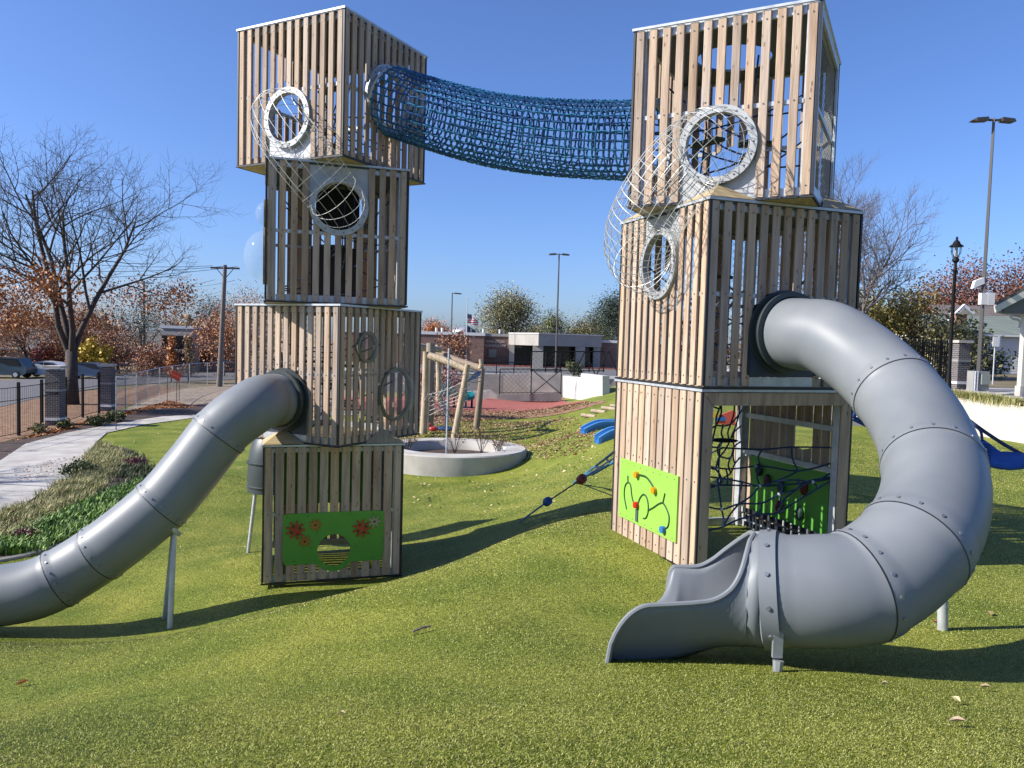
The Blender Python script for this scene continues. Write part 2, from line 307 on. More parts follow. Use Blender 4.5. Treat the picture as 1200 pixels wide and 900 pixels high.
def _drop(X, Y): return np.where((X > -28) & (X < 40) & (Y > -7) & (Y < 57), .12, .02)
sheet('ground', xs, ys, 0, DRY, drop=_drop)
sheet('turf', np.arange(-30, 42.1, .3), np.arange(-8.6, 59, .3), 0, TURF)

HX = 1  # marker
#TOWERS
H = 2.186; S2 = 1.1
RY = {0: 0, 1: -PI / 2, 2: PI / 2, 3: PI}
_sl = {}
def slat_mesh(w_, lo, hi, m):
    key = (w_, tuple(round(v, 3) for v in lo + hi), m.name)
    if key not in _sl:
        h = w_ / 2; b = .006; vs = []; y0, y1 = -1.085, -1.055
        # lo/hi = height at left/right edge; chamfered front edges
        xs_ = [(-h, y1), (-h, y0 + b), (-h + b, y0), (h - b, y0), (h, y0 + b), (h, y1)]
        for k, e in enumerate((lo, hi)):
            for x, y in xs_: t = (x + h) / w_; vs.append((x, y, e[0] * (1 - t) + e[1] * t))
        me = MB().add(vs, [tuple(range(6))[::-1], tuple(range(6, 12))] + [(i, (i + 1) % 6, 6 + (i + 1) % 6, 6 + i) for i in range(6)]).mesh('slat', m); _sl[key] = me
    return _sl[key]
def block(u, f):
    """blocked v-intervals at u"""
    out = []
    for (u0_, u1_, v0, v1) in f.get('rects', []):
        if u0_ < u < u1_: out.append((v0, v1))
    for (cu, cv, r) in f.get('circ', []):
        if abs(u - cu) < r: q = math.sqrt(r * r - (u - cu) ** 2); out.append((cv - q, cv + q))
    return out
def ring_pts(cu, cv, r, n=40, y=0): return [(cu + r * math.cos(2 * PI * k / n), y, cv + r * math.sin(2 * PI * k / n)) for k in range(n)]
def annulus(cu, cv, ri, ro, y0, y1, n=40):
    m = MB(); vs = ring_pts(cu, cv, ri, n, y0) + ring_pts(cu, cv, ro, n, y0) + ring_pts(cu, cv, ro, n, y1) + ring_pts(cu, cv, ri, n, y1)
    fs = []
    for a in range(4):
        b = (a + 1) % 4
        for k in range(n): j = (k + 1) % n; fs.append((a * n + k, a * n + j, b * n + j, b * n + k))
    return m.add(vs, fs)
def plate_hole(cu, cv, r, outer, y0, y1, n=48):
    m = MB(); vi = []; vo = []
    for k in range(n):
        q = 2 * PI * k / n; c, s = math.cos(q), math.sin(q); R_ = outer(c, s); vi.append((cu + r * c, cv + r * s)); vo.append((cu + R_ * c, cv + R_ * s))
    vs = [(a, y0, b) for a, b in vi] + [(a, y0, b) for a, b in vo] + [(a, y1, b) for a, b in vo] + [(a, y1, b) for a, b in vi]; fs = []
    for a in range(4):
        b = (a + 1) % 4
        for k in range(n): j = (k + 1) % n; fs.append((a * n + k, a * n + j, b * n + j, b * n + k))
    return m.add(vs, fs)
def rect_outer(u0_, u1_, v0, v1):   # relative to the hole centre
    def f(c, s):
        t = 9
        if c > 1e-6: t = min(t, u1_ / c)
        if c < -1e-6: t = min(t, u0_ / c)
        if s > 1e-6: t = min(t, v1 / s)
        if s < -1e-6: t = min(t, v0 / s)
        return t
    return f
def mesh_panel(u0_, u1_, v0, v1, y, step=.075, r=.0028):
    m = MB(); W_ = u1_ - u0_; Hh = v1 - v0
    for sgn in (1, -1):
        k = -Hh
        while k < W_:
            a0 = max(0, k); a1 = min(W_, k + Hh)
            if a1 > a0:
                z0, z1 = a0 - k, a1 - k
                if sgn < 0: p, q = (u0_ + a0, y, v1 - z0), (u0_ + a1, y, v1 - z1)
                else: p, q = (u0_ + a0, y, v0 + z0), (u0_ + a1, y, v0 + z1)
                m.tube([p, q], r, 3, cap=False)
            k += step * 1.414
    return m
def cube(root, k, yaw, sw, faces, wood=WOOD, ceil_hole=False, caps=False, top=False):
    fr = MB(); a = 1.04; c = .09; zz = H / 2 - .02
    for sx in (-1, 1):
        for sy in (-1, 1): fr.bb((sx * a, sy * a, -zz), (sx * (a - .11), sy * (a - .11), zz))
    for z in (-zz + .055, zz - .055):
        for s in (-1, 1):
            fr.box((0, s * (a - .02), z), (2 * a - .23, .04, .11)); fr.box((s * (a - .02), 0, z), (.04, 2 * a - .23, .11))
    o = fr.build('cube_frame', STEEL, root, loc=(0, 0, (k + .5) * H), rz=yaw)
    # dark edge trims and light top trim
    t = MB()
    for z in (-H / 2 + .012,):
        for s in (-1, 1): t.box((0, s * 1.085, z), (2.2, .03, .024)); t.box((s * 1.085, 0, z), (.03, 2.138, .024))
    for sx in (-1, 1):
        for sy in (-1, 1): t.box((sx * 1.074, sy * 1.074, 0), (.026, .026, H - .07))
    t.build('edge_trim', DKST, o)
    t = MB()
    for s in (-1, 1): t.box((0, s * 1.087, H / 2 - .02), (2.204, .03, .03)); t.box((s * 1.087, 0, H / 2 - .02), (.03, 2.14, .03))
    t.build('top_trim', STEEL, o)
    # floor with plywood underside, and roof
    if k > 0: MB().bb((-1.065, -1.065, -H / 2 + .002), (1.065, 1.065, -H / 2 + .03)).build('floor_panel', PLY if k > 1 or root.name.startswith('x') else PLY, o)
    if ceil_hole: plate_hole(.12, .12, .48, rect_outer(-1.15, .93, -1.15, .93), 0, .03).build('roof_panel', NAVY, o, loc=(0, 0, 0)).matrix_local = Matrix.Translation((0, 0, H / 2 - .07)) @ Matrix.Rotation(-PI / 2, 4, 'X')
    else: MB().bb((-1.065, -1.065, H / 2 - .06), (1.065, 1.065, H / 2 - .034)).build('roof_panel', NAVY, o)
    for fi, f in faces.items():
        rz = RY[fi]
        if not f.get('open'):
            lo_, hi_ = -H / 2 + .035, H / 2 - .045; bolts = MB()
            for i in range(13):
                u = -1.0 + i * (2.0 / 12); wd = sw if 0 < i < 12 else min(sw, .10)
                bl = sorted(block(u, f) + ([] if not f.get('slat_only') else []))
                segs = [(lo_, hi_)]
                for b0, b1 in bl:
                    ns = []
                    for s0, s1 in segs:
                        if b1 <= s0 or b0 >= s1: ns.append((s0, s1)); continue
                        if b0 - s0 > .05: ns.append((s0, b0))
                        if s1 - b1 > .05: ns.append((b1, s1))
                    segs = ns
                if f.get('mesh'): segs = []
                for s0, s1 in segs:
                    def edge(v, up):
                        if v in (lo_, hi_): return (v, v)
                        r_ = []
                        for e in (-wd / 2, wd / 2):
                            bb = block(u + e, f); vv = v
                            for b0, b1 in bb:
                                cand = b1 if up else b0
                                if abs(cand - v) < .25: vv = cand
                            r_.append(vv)
                        return tuple(r_)
                    me = slat_mesh(wd, edge(s0, True), edge(s1, False), f.get('wood', wood)); 
                    ca, sa = math.cos(rz), math.sin(rz); jit = random.uniform(-.003, .003)
                    q = link('slat', me, o, ((u + jit) * ca, (u + jit) * sa, 0), rz)
                    for vb in (lo_ + .10, 0, hi_ - .10):
                        if s0 + .03 < vb < s1 - .03: bolts.cyl((u, -1.085, vb), (u, -1.089, vb), .0105, 6)
                    if s0 > lo_ + .1 and s1 - s0 > .3: bolts.cyl((u, -1.085, s0 + .08), (u, -1.089, s0 + .08), .012, 6)
            if bolts.v: tag(bolts.build('slat_bolts', BOLT, o, rz=rz), kind='stuff')
            rl = MB()
            segs = [(-.93, .93)]
            for cu, cv, r in f.get('circ', []):
                if abs(cv) < r: q = math.sqrt(r * r - cv * cv); segs = [z for s0, s1 in segs for z in ((s0, cu - q), (cu + q, s1)) if z[1] - z[0] > .05]
            for (a0, a1, v0, v1) in f.get('rects', []):
                if v0 < 0 < v1: segs = [z for s0, s1 in segs for z in ((s0, min(a0, s1)), (max(a1, s0), s1)) if z[1] - z[0] > .05]
            for s0, s1 in segs: MB().bb((s0, -1.05, -.025), (s1, -1.01, .025)).build('mid_rail', STEEL, o, rz=rz)
        for (cu, cv, mt, ro) in f.get('rings', []):
            rg = annulus(cu, cv, ro - .085, ro, -1.125, -1.03); 
            ri = rg.build('window_ring', RINGM, o, rz=rz, smooth=True)
            bt = MB()
            for q in range(18): an = 2 * PI * q / 18; bt.cyl((cu + (ro - .042) * math.cos(an), -1.125, cv + (ro - .042) * math.sin(an)), (cu + (ro - .042) * math.cos(an), -1.131, cv + (ro - .042) * math.sin(an)), .011, 6)
            tag(bt.build('ring_bolts', BOLT, o, rz=rz), kind='stuff')
            if f.get('rplate'):
                sg = f['rplate']; ext = (1.09 - abs(cv)) - .05
                ro_ = rect_outer(-.5, .5, -ext if sg < 0 else -.4, ext if sg > 0 else .4)
                plate_hole(cu, cv, ro - .09, (lambda c_, s_: ro_(c_, s_) if s_ * sg > -.02 else ro - .01), -1.045, -1.03).build('ring_plate', PLATE, o, rz=rz)
        for (cu, cv, r) in f.get('domes', []):
            annulus(cu, cv, r - .045, r, -1.115, -1.04).build('porthole_rim', BRONZE, o, rz=rz, smooth=True)
            dm = MB(); n = 28; mm = 7; rr = r - .045; vs = []; depth = rr * .8
            for i in range(mm):
                an = PI / 2 * i / mm
                for q in range(n): vs.append((cu + rr * math.cos(an) * math.cos(2 * PI * q / n), -1.09 - depth * math.sin(an), cv + rr * math.cos(an) * math.sin(2 * PI * q / n)))
            vs.append((cu, -1.09 - depth, cv)); fs = [(i * n + q, i * n + (q + 1) % n, (i + 1) * n + (q + 1) % n, (i + 1) * n + q) for i in range(mm - 1) for q in range(n)] + [((mm - 1) * n + q, (mm - 1) * n + (q + 1) % n, mm * n) for q in range(n)]
            dm.add(vs, fs).build('clear_dome', GLASS, o, rz=rz, smooth='all')
        if f.get('slide'):
            cv = -.42; top_ = .5
            ro_ = rect_outer(-.5, .5, -.53, 1)
            plate_hole(0, cv, .40, (lambda c_, s_: ro_(c_, s_) if s_ < 0 else top_), -1.085, -1.05).build('slide_entry_plate', NAVY, o, rz=rz)
            MB().bb((-.5, -1.08, -1.06), (.5, -1.05, -.953)).build('sill_plate', STEEL, o, rz=rz)
        if f.get('mesh'):
            tag(mesh_panel(-.93, .93, -1.0, 1.0, -1.04).build('wire_mesh', CONCD, o, rz=rz), kind='stuff')
            b = MB()
            for s in (-1, 1): b.box((s * 1.0, -1.065, 0), (.12, .03, H - .1)); b.box((0, -1.065, s * (H / 2 - .1)), (1.87, .03, .1))
            b.build('mesh_border', STEEL, o, rz=rz)
        if f.get('inmesh'): tag(mesh_panel(-.93, .93, -1.0, 1.0, -1.0).build('wire_mesh', STEEL, o, rz=rz), kind='stuff')
        if f.get('open'):
            for s in (-1, 1): 
                MB().extrude([(s * 1.07, -1.055, -H / 2 + .03), (s * .93, -1.055, -H / 2 + .03), (s * .93, -1.055, H / 2 - .20), (s * 1.07, -1.055, H / 2 - .05)], (0, -.03, 0)).build('opening_board', WOOD, o, rz=rz)
            MB().extrude([(-1.066, -1.055, H / 2 - .045), (-.928, -1.055, H / 2 - .194), (.928, -1.055, H / 2 - .194), (1.066, -1.055, H / 2 - .045)], (0, -.03, 0)).build('opening_board', WOOD, o, rz=rz)
    if caps:
        for q in range(4):
            e = .63; hh = .21; A = (-1.09, -1.09, 0); B_ = (-1.09 + e, -1.09, 0); C_ = (-1.09, -1.09 + e, 0); T_ = (-1.09 + e / 2, -1.09 + e / 2, hh)
            MB().add([A, B_, C_, T_], [(0, 2, 1), (0, 1, 3), (0, 3, 2), (1, 2, 3)]).build('corner_cap', PLY, o, loc=(0, 0, H / 2 + .004), rz=q * PI / 2)
    return o
def tower(label, cx, cy, z0): return thing('play_tower', label, 'play tower', (cx, cy, z0), 0, 'stacked timber cube play towers')
def ringf(v, ro=.45, mt=SHINY): 
    sg = 1 if v > 0 else -1; e = .44
    return {'circ': [(0, v, ro)], 'rings': [(0, v, mt, ro)], 'rplate': sg, 'rects': [(-.47, .47, v, 1.2) if sg > 0 else (-.47, .47, -1.2, v)]}
PORT = {'circ': [(-.42, .44, .25), (.37, -.34, .45)], 'domes': [(-.42, .44, .25), (.37, -.34, .45)]}
SLD = {'circ': [(0, -.42, .5)], 'rects': [(-.5, .5, -1.2, -.42)], 'slide': 1}
AX, AY, AZ0 = -3.085, 13.056, .131; BX, BY, BZ0 = 2.85, 10.16, 1.337
ta = tower('left tower of four twisted timber cubes with the grey slide leaving toward the left edge', AX, AY, AZ0)
cube(ta, 0, .31, .128, {0: {'rects': [(-.8, .8, -.8, .01)], 'circ': [(0, -.6, .33)]}, 1: {}, 2: {}, 3: {'rects': [(-.8, .8, -.3, .8)]}}, WOOD, caps=True)
a1 = cube(ta, 1, 1.095, .098, {0: dict(PORT), 1: dict(SLD), 2: {}, 3: {'inmesh': 1, 'circ': [(0, 0, .3)]}}, WOOD)
a2 = cube(ta, 2, .31, .096, {0: dict(ringf(.42, mt=STEEL)), 1: dict(PORT), 2: {}, 3: {}}, WOOD)
MB().bb((-.35, .1, -1.0), (.45, .16, -.08)).build('rubber_board', RUBR, a2); MB().bb((-.25, -.2, .2), (.5, -.14, 1.0)).build('rubber_board', RUBR, a2, loc=(0, .8, 0))
a3 = cube(ta, 3, 1.095, .095, {0: {'circ': [(0, .03, .52)], 'rings': [(0, .03, SHINY, .54)]}, 1: ringf(-.42, .46), 2: {}, 3: {'circ': [(0, .3, .3)]}}, WOOD)
tb = tower('right tower of three timber cubes with the spiralling grey slide in front', BX, BY, BZ0)
b0 = cube(tb, 0, .335, .135, {0: {'open': 1}, 1: {'rects': [(-.82, .66, -.8, .01)]}, 2: {'rects': [(-.8, .8, -.8, .02)], 'circ': [(-.2, .42, .2)]}, 3: {'open': 1}}, WOOD)
b1 = cube(tb, 1, .335, .098, {0: dict(SLD), 1: ringf(.42), 2: {}, 3: {'inmesh': 1, 'circ': [(.2, .2, .3)]}}, WOOD, caps=True)
b2 = cube(tb, 2, 1.088, .098, {0: {'mesh': 1}, 1: ringf(-.42, .46), 2: {'circ': [(.3, -.2, .3)]}, 3: {'circ': [(0, 0, .52)], 'rings': [(0, 0, SHINY, .54)]}}, WOOD, ceil_hole=True)
# --- green panels
def local(root, yaw, k, face, u, v, off=1.1):
    c, s = math.cos(yaw + RY[face]), math.sin(yaw + RY[face]); return Vector((u * c + off * s, u * s - off * c, (k + .5) * H + v))
def gear(cu, cv, r, teeth, y0=-1.12):
    pts = []
    for k in range(teeth):
        a = 2 * PI * k / teeth; 
        for da, rr in ((-.35, .55), (-.16, .98), (.16, .98), (.35, .55)): q = a + da * 2 * PI / teeth * .9; pts.append((cu + r * rr * math.cos(q), y0, cv + r * rr * math.sin(q)))
    return MB().extrude(pts[::-1], (0, .025, 0))
MB().bb((-.8, -1.09, -.3), (.8, -1.06, .8)).build('play_panel', GREEND, ta, loc=(0, 0, H / 2), rz=.31 + PI)['label'] = 'plain green panel on the back face'
gp = plate_hole(0, -.6, .255, (lambda c_, s_: max(rect_outer(-.78, .78, -.2, .61)(c_, s_), .335 if s_ < 0 else 0)), -1.10, -1.07)
gpo = gp.build('play_panel', GREEND, ta, loc=(0, 0, H / 2), rz=.31); gpo['label'] = 'green activity panel with gear wheels and round hole'
RORG = mat('orange_gear', (.42, .05, .012), (.5, .075, .02), 5, .5); ORG = mat('amber_gear', (.42, .17, .02), (.48, .2, .03), 5, .5); TANG = mat('tan_gear', (.38, .33, .2), (.42, .37, .23), 5, .5)
for (gu, gv, r, n, m_) in ((-.59, -.25, .15, 9, RORG), (-.29, -.18, .105, 7, ORG), (-.45, -.43, .10, 7, ORG), (.43, -.27, .15, 9, RORG), (.63, -.165, .10, 7, TANG)):
    g_ = gear(gu, gv, r, n).build('gear', m_, gpo)
    g_['label'] = {'orange_gear': 'orange gear', 'amber_gear': 'amber gear', 'tan_gear': 'tan gear'}[m_.name]
hb = MB()
for (gu, gv, r) in ((-.59, -.25, .15), (.43, -.27, .15)):
    for k in range(4): a = k * PI / 2 + .5; hb.cyl((gu + .07 * math.cos(a), -1.121, gv + .07 * math.sin(a)), (gu + .07 * math.cos(a), -1.126, gv + .07 * math.sin(a)), .02, 10)
for (gu, gv) in ((-.29, -.18), (-.45, -.43), (.63, -.165)): hb.cyl((gu, -1.121, gv), (gu, -1.126, gv), .018, 10)
for u in (-.72, -.4, .25, .6): hb.cyl((u, -1.10, -.04), (u, -1.104, -.04), .009, 6)
for (u, v) in ((-.25, -.3), (.3, -.3), (-.35, -.55), (.35, -.55), (-.6, -.74), (.62, -.74)): hb.cyl((u, -1.10, v), (u, -1.104, v), .009, 6)
hb.build('panel_bolts', DKST, gpo)['kind'] = 'stuff'
bp = MB().bb((-.82, -1.11, -.80), (.68, -1.085, .01)).build('play_panel', GREEN, tb, loc=(0, 0, H / 2), rz=.335 - PI / 2); bp['label'] = 'bright green finger maze panel'
tr = MB()
def track(pts, r=.012): tr.tube(cat_rom([(u, -1.113, v) for u, v in pts], 6), r, 5)
track([(-.31, -.14), (-.1, -.13), (.04, -.18), (.16, -.26)], .014)
track([(-.58, -.2), (-.57, -.30)]); track([(-.58, -.66), (-.66, -.5), (-.65, -.36), (-.57, -.29), (-.49, -.32), (-.45, -.44), (-.4, -.52), (-.31, -.55)])
track([(-.27, -.52), (-.22, -.43), (-.14, -.37), (-.05, -.39), (0, -.48), (0, -.58), (-.05, -.66), (-.12, -.68)]); track([(0, -.55), (.12, -.49), (.26, -.41), (.36, -.38), (.45, -.43), (.52, -.52), (.5, -.64), (.40, -.70)]); track([(.36, -.38), (.40, -.25)])
tag(tr.build('maze_track', mat('track_groove', (.02, .06, .015), rough=.6), bp, smooth=True))
for (u, v, c_, nm) in ((-.31, -.14, (.62, .28, .01), 'yellow knob'), (.16, -.26, (.62, .28, .01), 'yellow knob'), (-.29, -.54, (.55, .02, .015), 'red knob'), (.41, -.70, (.03, .16, .45), 'blue knob')):
    k_ = MB().cyl((u, -1.11, v), (u, -1.16, v), .045, 14).build('knob', mat('knob_' + nm.split()[0], c_, rough=.35), bp, smooth=True); k_['label'] = nm
MB().bb((-.32, -1.125, -.76), (-.26, -1.111, -.60)).build('label_plate', mat('slate_plate', (.09, .11, .13), rough=.4), bp)
pb = MB()
for i in range(9):
    for v in (-.04, -.76): pb.cyl((-.76 + i * .17, -1.111, v), (-.76 + i * .17, -1.114, v), .008, 6)
pb.build('panel_bolts', BOLT, bp)['kind'] = 'stuff'
# climbing panel inside right tower, on the back right face (inner side)
cp = MB().bb((-.8, -1.06, -.8), (.8, -1.03, .0)).build('climbing_panel', GREEND, tb, loc=(0, 0, H / 2), rz=.335 + PI / 2); cp['label'] = 'dark green climbing panel with holds'
for (u, v, c_) in ((.58, -.18, (.02, .03, .03)), (.38, -.30, (.10, .03, .02)), (.08, -.33, (.02, .10, .12)), (-.38, -.27, (.14, .015, .02)), (.1, -.62, (.12, .02, .02)), (-.32, -.62, (.02, .06, .05))):
    MB().sphere((u, -1.0, v), .075, 8, 5, (.8, .7, 1.3)).build('climbing_hold', mat('hold', c_, rough=.6), cp, smooth=True)
for z in (.55, .02): MB().bb((-.95, -1.02, z), (.95, -.98, z + .07)).build('back_rail', STEEL, cp, loc=(0, 0, 0))
for q in range(3):
    bl = MB().bb((-.92, -1.0, -1.05 + q * .10), (.92, -.985, -.99 + q * .10)).build('rubber_belt', RUBR, tb, loc=(0, 0, H / 2), rz=.335 + PI / 2); cl = MB()
    for i in range(12): cl.box((-.85 + i * .155 + .02 * q, -.98, -1.02 + q * .10), (.035, .012, .075))
    tag(cl.build('belt_clips', PLATE, bl), kind='stuff')

#SLIDES
def frames(pts):
    T = [(pts[min(i + 1, len(pts) - 1)] - pts[max(i - 1, 0)]).normalized() for i in range(len(pts))]; out = []
    for t in T:
        s = t.cross(Vector((0, 0, 1))).normalized(); out.append((t, s, s.cross(t)))
    return out
def ring_v(p, fr, r, n, a0=0):
    return [p + (fr[1] * math.sin(2 * PI * k / n + a0) + fr[2] * math.cos(2 * PI * k / n + a0)) * r for k in range(n)]
def tube_slide(root, path, seams, R_=.41, n=48):
    pts, L_ = resample(path, 120); fr = frames(pts); ids = [int(round(s * 119)) for s in seams]
    for a, b in zip(ids[:-1], ids[1:]):
        m = MB(); rings = []
        seq = [(i, R_) for i in range(a, b + 1)]
        def rad(i):
            d0 = (i - a) * L_ / 119; d1 = (b - i) * L_ / 119; return R_ + (.012 if d1 < .10 else 0) + (.012 if d0 < .02 else 0)
        for i in range(a, b + 1): rings.append(ring_v(pts[i], fr[i], rad(i), n))
        vs = [v for r in rings for v in r]; fs = [(i * n + k, i * n + (k + 1) % n, (i + 1) * n + (k + 1) % n, (i + 1) * n + k) for i in range(len(rings) - 1) for k in range(n)]
        m.add(vs, fs)
        m.build('tube_section', TUBE, root, smooth='all')
        # joint groove and bolts
        j = MB(); i = b
        if b < 119:
            c0, c1 = pts[b] - fr[b][0] * .006, pts[b] + fr[b][0] * .006; vs = ring_v(c0, fr[b], R_ + .0145, n) + ring_v(c1, fr[b], R_ + .0145, n)
            j.add(vs, [(k, (k + 1) % n, n + (k + 1) % n, n + k) for k in range(n)]).build('joint_seal', DKST, root)
            q = MB()
            for k in range(16):
                a_ = 2 * PI * k / 16 + .1; d = fr[b][1] * math.sin(a_) + fr[b][2] * math.cos(a_); c = pts[b] - fr[b][0] * .06
                q.cyl(c + d * (R_ + .008), c + d * (R_ + .019), .014, 8)
            tag(q.build('joint_bolts', BOLTS, root, smooth=True), kind='stuff')
    return pts, fr
BOLTS = mat('slide_bolts', (.30, .32, .35), rough=.3, metal=.6)
def entry_collar(root, p, nrm):
    a, b = p, p + nrm * .16; m = MB(); f = (nrm, nrm.cross(Vector((0, 0, 1))).normalized(), Vector((0, 0, 1)))
    n = 48; prof = [(-.06, .50), (.02, .50), (.02, .44), (.10, .43), (.10, .475), (.135, .475), (.135, .42)]; vs = []
    for d, r in prof: vs += ring_v(p + nrm * d, f, r, n)
    m.add(vs, [(i * n + k, i * n + (k + 1) % n, (i + 1) * n + (k + 1) % n, (i + 1) * n + k) for i in range(len(prof) - 1) for k in range(n)])
    m.build('entry_collar', [TUBED], root, smooth=True)
sb = thing('spiral_tube_slide', 'grey spiral tube slide curling down from the right tower to an open chute', 'slide')
nB = Vector((math.sin(.335), -math.cos(.335), 0)); cB = Vector((BX, BY, BZ0 + 1.5 * H - .42)) + nB * 1.1
ppath = cat_rom([cB, cB + nB * .30 + Vector((.02, 0, -.02)), (3.52, 8.52, 4.12), (3.76, 7.98, 3.80), (3.83, 7.36, 3.43), (3.72, 6.75, 3.08), (3.46, 6.20, 2.79), P(1068, 642, 5.80), P(1010, 685, 5.62), P(957, 692, 5.60), P(904, 691, 5.70)], 10)
entry_collar(sb, cB, nB)
pts, fr = tube_slide(sb, ppath, [0, .335, .565, .775, .885, 1.0])
# clamp band with bolts and foot at the end of the tube
e, ef = pts[-1], fr[-1]
m = MB(); n = 48; vs = []
for d, r in ((-.06, .43), (-.06, .445), (.06, .445), (.06, .43)): vs += ring_v(e + ef[0] * d, ef, r, n)
m.add(vs, [(i * n + k, i * n + (k + 1) % n, (i + 1) * n + (k + 1) % n, (i + 1) * n + k) for i in range(3) for k in range(n)]).build('clamp_band', TUBE, sb, smooth=True)
q = MB()
for k in range(12):
    a_ = 2 * PI * k / 12; d = ef[1] * math.sin(a_) + ef[2] * math.cos(a_); q.cyl(e + d * .445, e + d * .458, .016, 8)
tag(q.build('band_bolts', BOLTS, sb), kind='stuff')
# exit chute
def chute(root, start, endp, gend, R_=.415, ns=44, nc=33, slant=1.25):
    base = cat_rom([start[0], start[0] + start[1] * .3, endp + Vector((0, 0, 0))], 30); base, L_ = resample(base, ns); f = frames(base); inner = []; outer = []
    for i in range(ns):
        s = i / (ns - 1); t, sd, up = f[i]; p = base[i]; zc = p.z
        # lip height relative to the axis: from the full tube top down to the trough, then a quarter round to the ground
        if s < .55: q = max(0, (s - .13) / .42); lip = R_ * (1 - q) ** 2.3
        else: lip = .0
        lip += .10 * R_ * min(1, max(0, (s - .3) / .2)) if s > .3 else 0
        zl = zc + lip; zb = zc - R_
        if s > .78: q = (s - .78) / .22; k_ = math.sqrt(max(0, 1 - q * q)); gl = gend - .03; zl = gl + (zl - gl) * k_; 
        bl = min(1, max(0, (s - .14) / .40)); row = []; ro = []
        zt = zb + .22 * s * s / .5 * 1; 
        if s > .6: zt = min(zt, zb + .14 + .1 * s); 
        zt = min(zt, zl - .0) if s < .97 else zl
        for k in range(nc):
            u = -1 + 2 * k / (nc - 1)
            phi = math.acos(max(-1, min(1, -(lip) / R_))) if lip < R_ else PI
            cx_, cz = R_ * math.sin(phi * u), -R_ * math.cos(phi * u)
            w_ = R_ * (1.0 + .10 * s * s); fx = w_ * u; fz = (zt - zc) + (zl - zt) * abs(u) ** 3.2
            fx = w_ * math.copysign(abs(u) ** .8, u)
            x_ = cx_ * (1 - bl) + fx * bl; z_ = cz * (1 - bl) + fz * bl
            row.append(p + sd * x_ - t * ((x_ + R_) * slant * .5 * s * s) + Vector((0, 0, z_)))
        inner.append(row)
        bt = zb * (1 - min(1, max(0, (s - .1) / .75))) + (gend - .05) * min(1, max(0, (s - .1) / .75)); 
        ro = []
        for sgn in (-1, 1):
            lipp = row[0] if sgn < 0 else row[-1]; side = []
            for j in range(9):
                g = j / 8
                if True:
                    phi = math.acos(max(-1, min(1, -(lip) / R_))) if lip < R_ else PI
                    an = sgn * (phi * (1 - g) + 0 * g); c_ = p + sd * (R_ + .012) * math.sin(an) + Vector((0, 0, -(R_ + .012) * math.cos(an)))
                ex = lipp + sd * sgn * .028; flr = Vector((lipp.x, lipp.y, 0)) + sd * sgn * .03
                f_ = ex + (Vector((ex.x, ex.y, min(bt, ex.z - .0))) - ex) * g + sd * (-sgn) * (.20 * (1 - s) + .13 * min(1, s * 1.5)) * g * 1.2
                bo = min(1, max(0, (s - .12) / .55)); bo = bo * bo * (3 - 2 * bo); side.append(f_ if bl >= 1 and bo >= 1 else (c_.lerp(f_, bo) if lip > -R_ else f_))
            ro.append(side)
        outer.append(ro)
    m = MB(); vs = [v for r in inner for v in r]
    m.add(vs, [(i * nc + k, (i + 1) * nc + k, (i + 1) * nc + k + 1, i * nc + k + 1) for i in range(ns - 1) for k in range(nc - 1)])
    for sd_ in (0, 1):
        vs = [v for r in outer for v in r[sd_]]; m.add(vs, [(i * 9 + k, i * 9 + k + 1, (i + 1) * 9 + k + 1, (i + 1) * 9 + k) for i in range(ns - 1) for k in range(8)])
    o = m.build('exit_chute', TUBE, root, smooth='all'); md = o.modifiers.new('s', 'SOLIDIFY'); md.thickness = .006; md.offset = 0
    lp = MB()
    edge = [(r[0] + outer[i][0][0]) / 2 for i, r in enumerate(inner)][::-1] + [(r[-1] + outer[i][1][0]) / 2 for i, r in enumerate(inner)][1:]
    lp.tube(edge, .021, 8); lp.build('chute_lip', TUBE, root, smooth=True)
chute(sb, (e, ef[0]), P(711, 694, 5.86), 1.68)
lg = MB(); gx, gy = 1.93, 5.30
lg.bb((0, 0, 0), (0, 0, 0)) if False else None
lg.box((gx, gy + .03, 1.92), (.07, .03, .20)); lg.tube([(gx, gy, 1.81), (gx - .01, gy - .02, g1(gx, gy) - .05)], [.04, .028], 8)
lg.build('support_leg', mat('worn_steel', (.30, .32, .34), (.4, .42, .44), 9, .45, metal=.4), sb)
lg = MB(); lg.cyl((3.99, 6.87, g1(3.99, 6.87) - .1), (3.86, 6.80, 3.02), .045, 12); lg.build('support_leg', STEEL, sb, smooth=True)

sa = thing('tube_slide', 'long grey tube slide running from the left tower down past the left edge', 'slide')
nA = Vector((-math.sin(PI / 2 - 1.095 + 0) , 0, 0)); nA = Vector((-math.cos(1.095), -math.sin(1.095), 0)); cA = Vector((AX, AY, AZ0 + 1.5 * H - .42)) + nA * 1.1
apath = cat_rom([cA, cA + nA * .34 + Vector((-.01, 0, 0)), P(298, 476, 11.35), P(262, 503, 11.12), P(226, 548, 10.95), P(190, 590, 10.75), P(140, 632, 10.55), P(92, 665, 10.45), P(48, 688, 10.3), P(0, 698, 10.2), P(-50, 702, 10.1), P(-110, 706, 10.0)], 8)
entry_collar(sa, cA, nA)
pts, fr = tube_slide(sa, apath, [0, .235, .435, .60, .70, .85, 1.0])
zz = g1(pts[-1].x - .9, pts[-1].y - .1); chute(sa, (pts[-1], fr[-1][0]), pts[-1] + Vector((-1.1, -.12, -.18)), zz)
lg = MB(); top = P(204, 622, 10.75)
for (px, py, Y) in ((199, 734, 10.45), (193, 721, 10.95)):
    b_ = P(px, py, Y); b_.z = g1(b_.x, b_.y) - .04; lg = MB(); lg.cyl(b_, top, .04, 12); lg.build('support_leg', STEEL, sa, smooth=True)
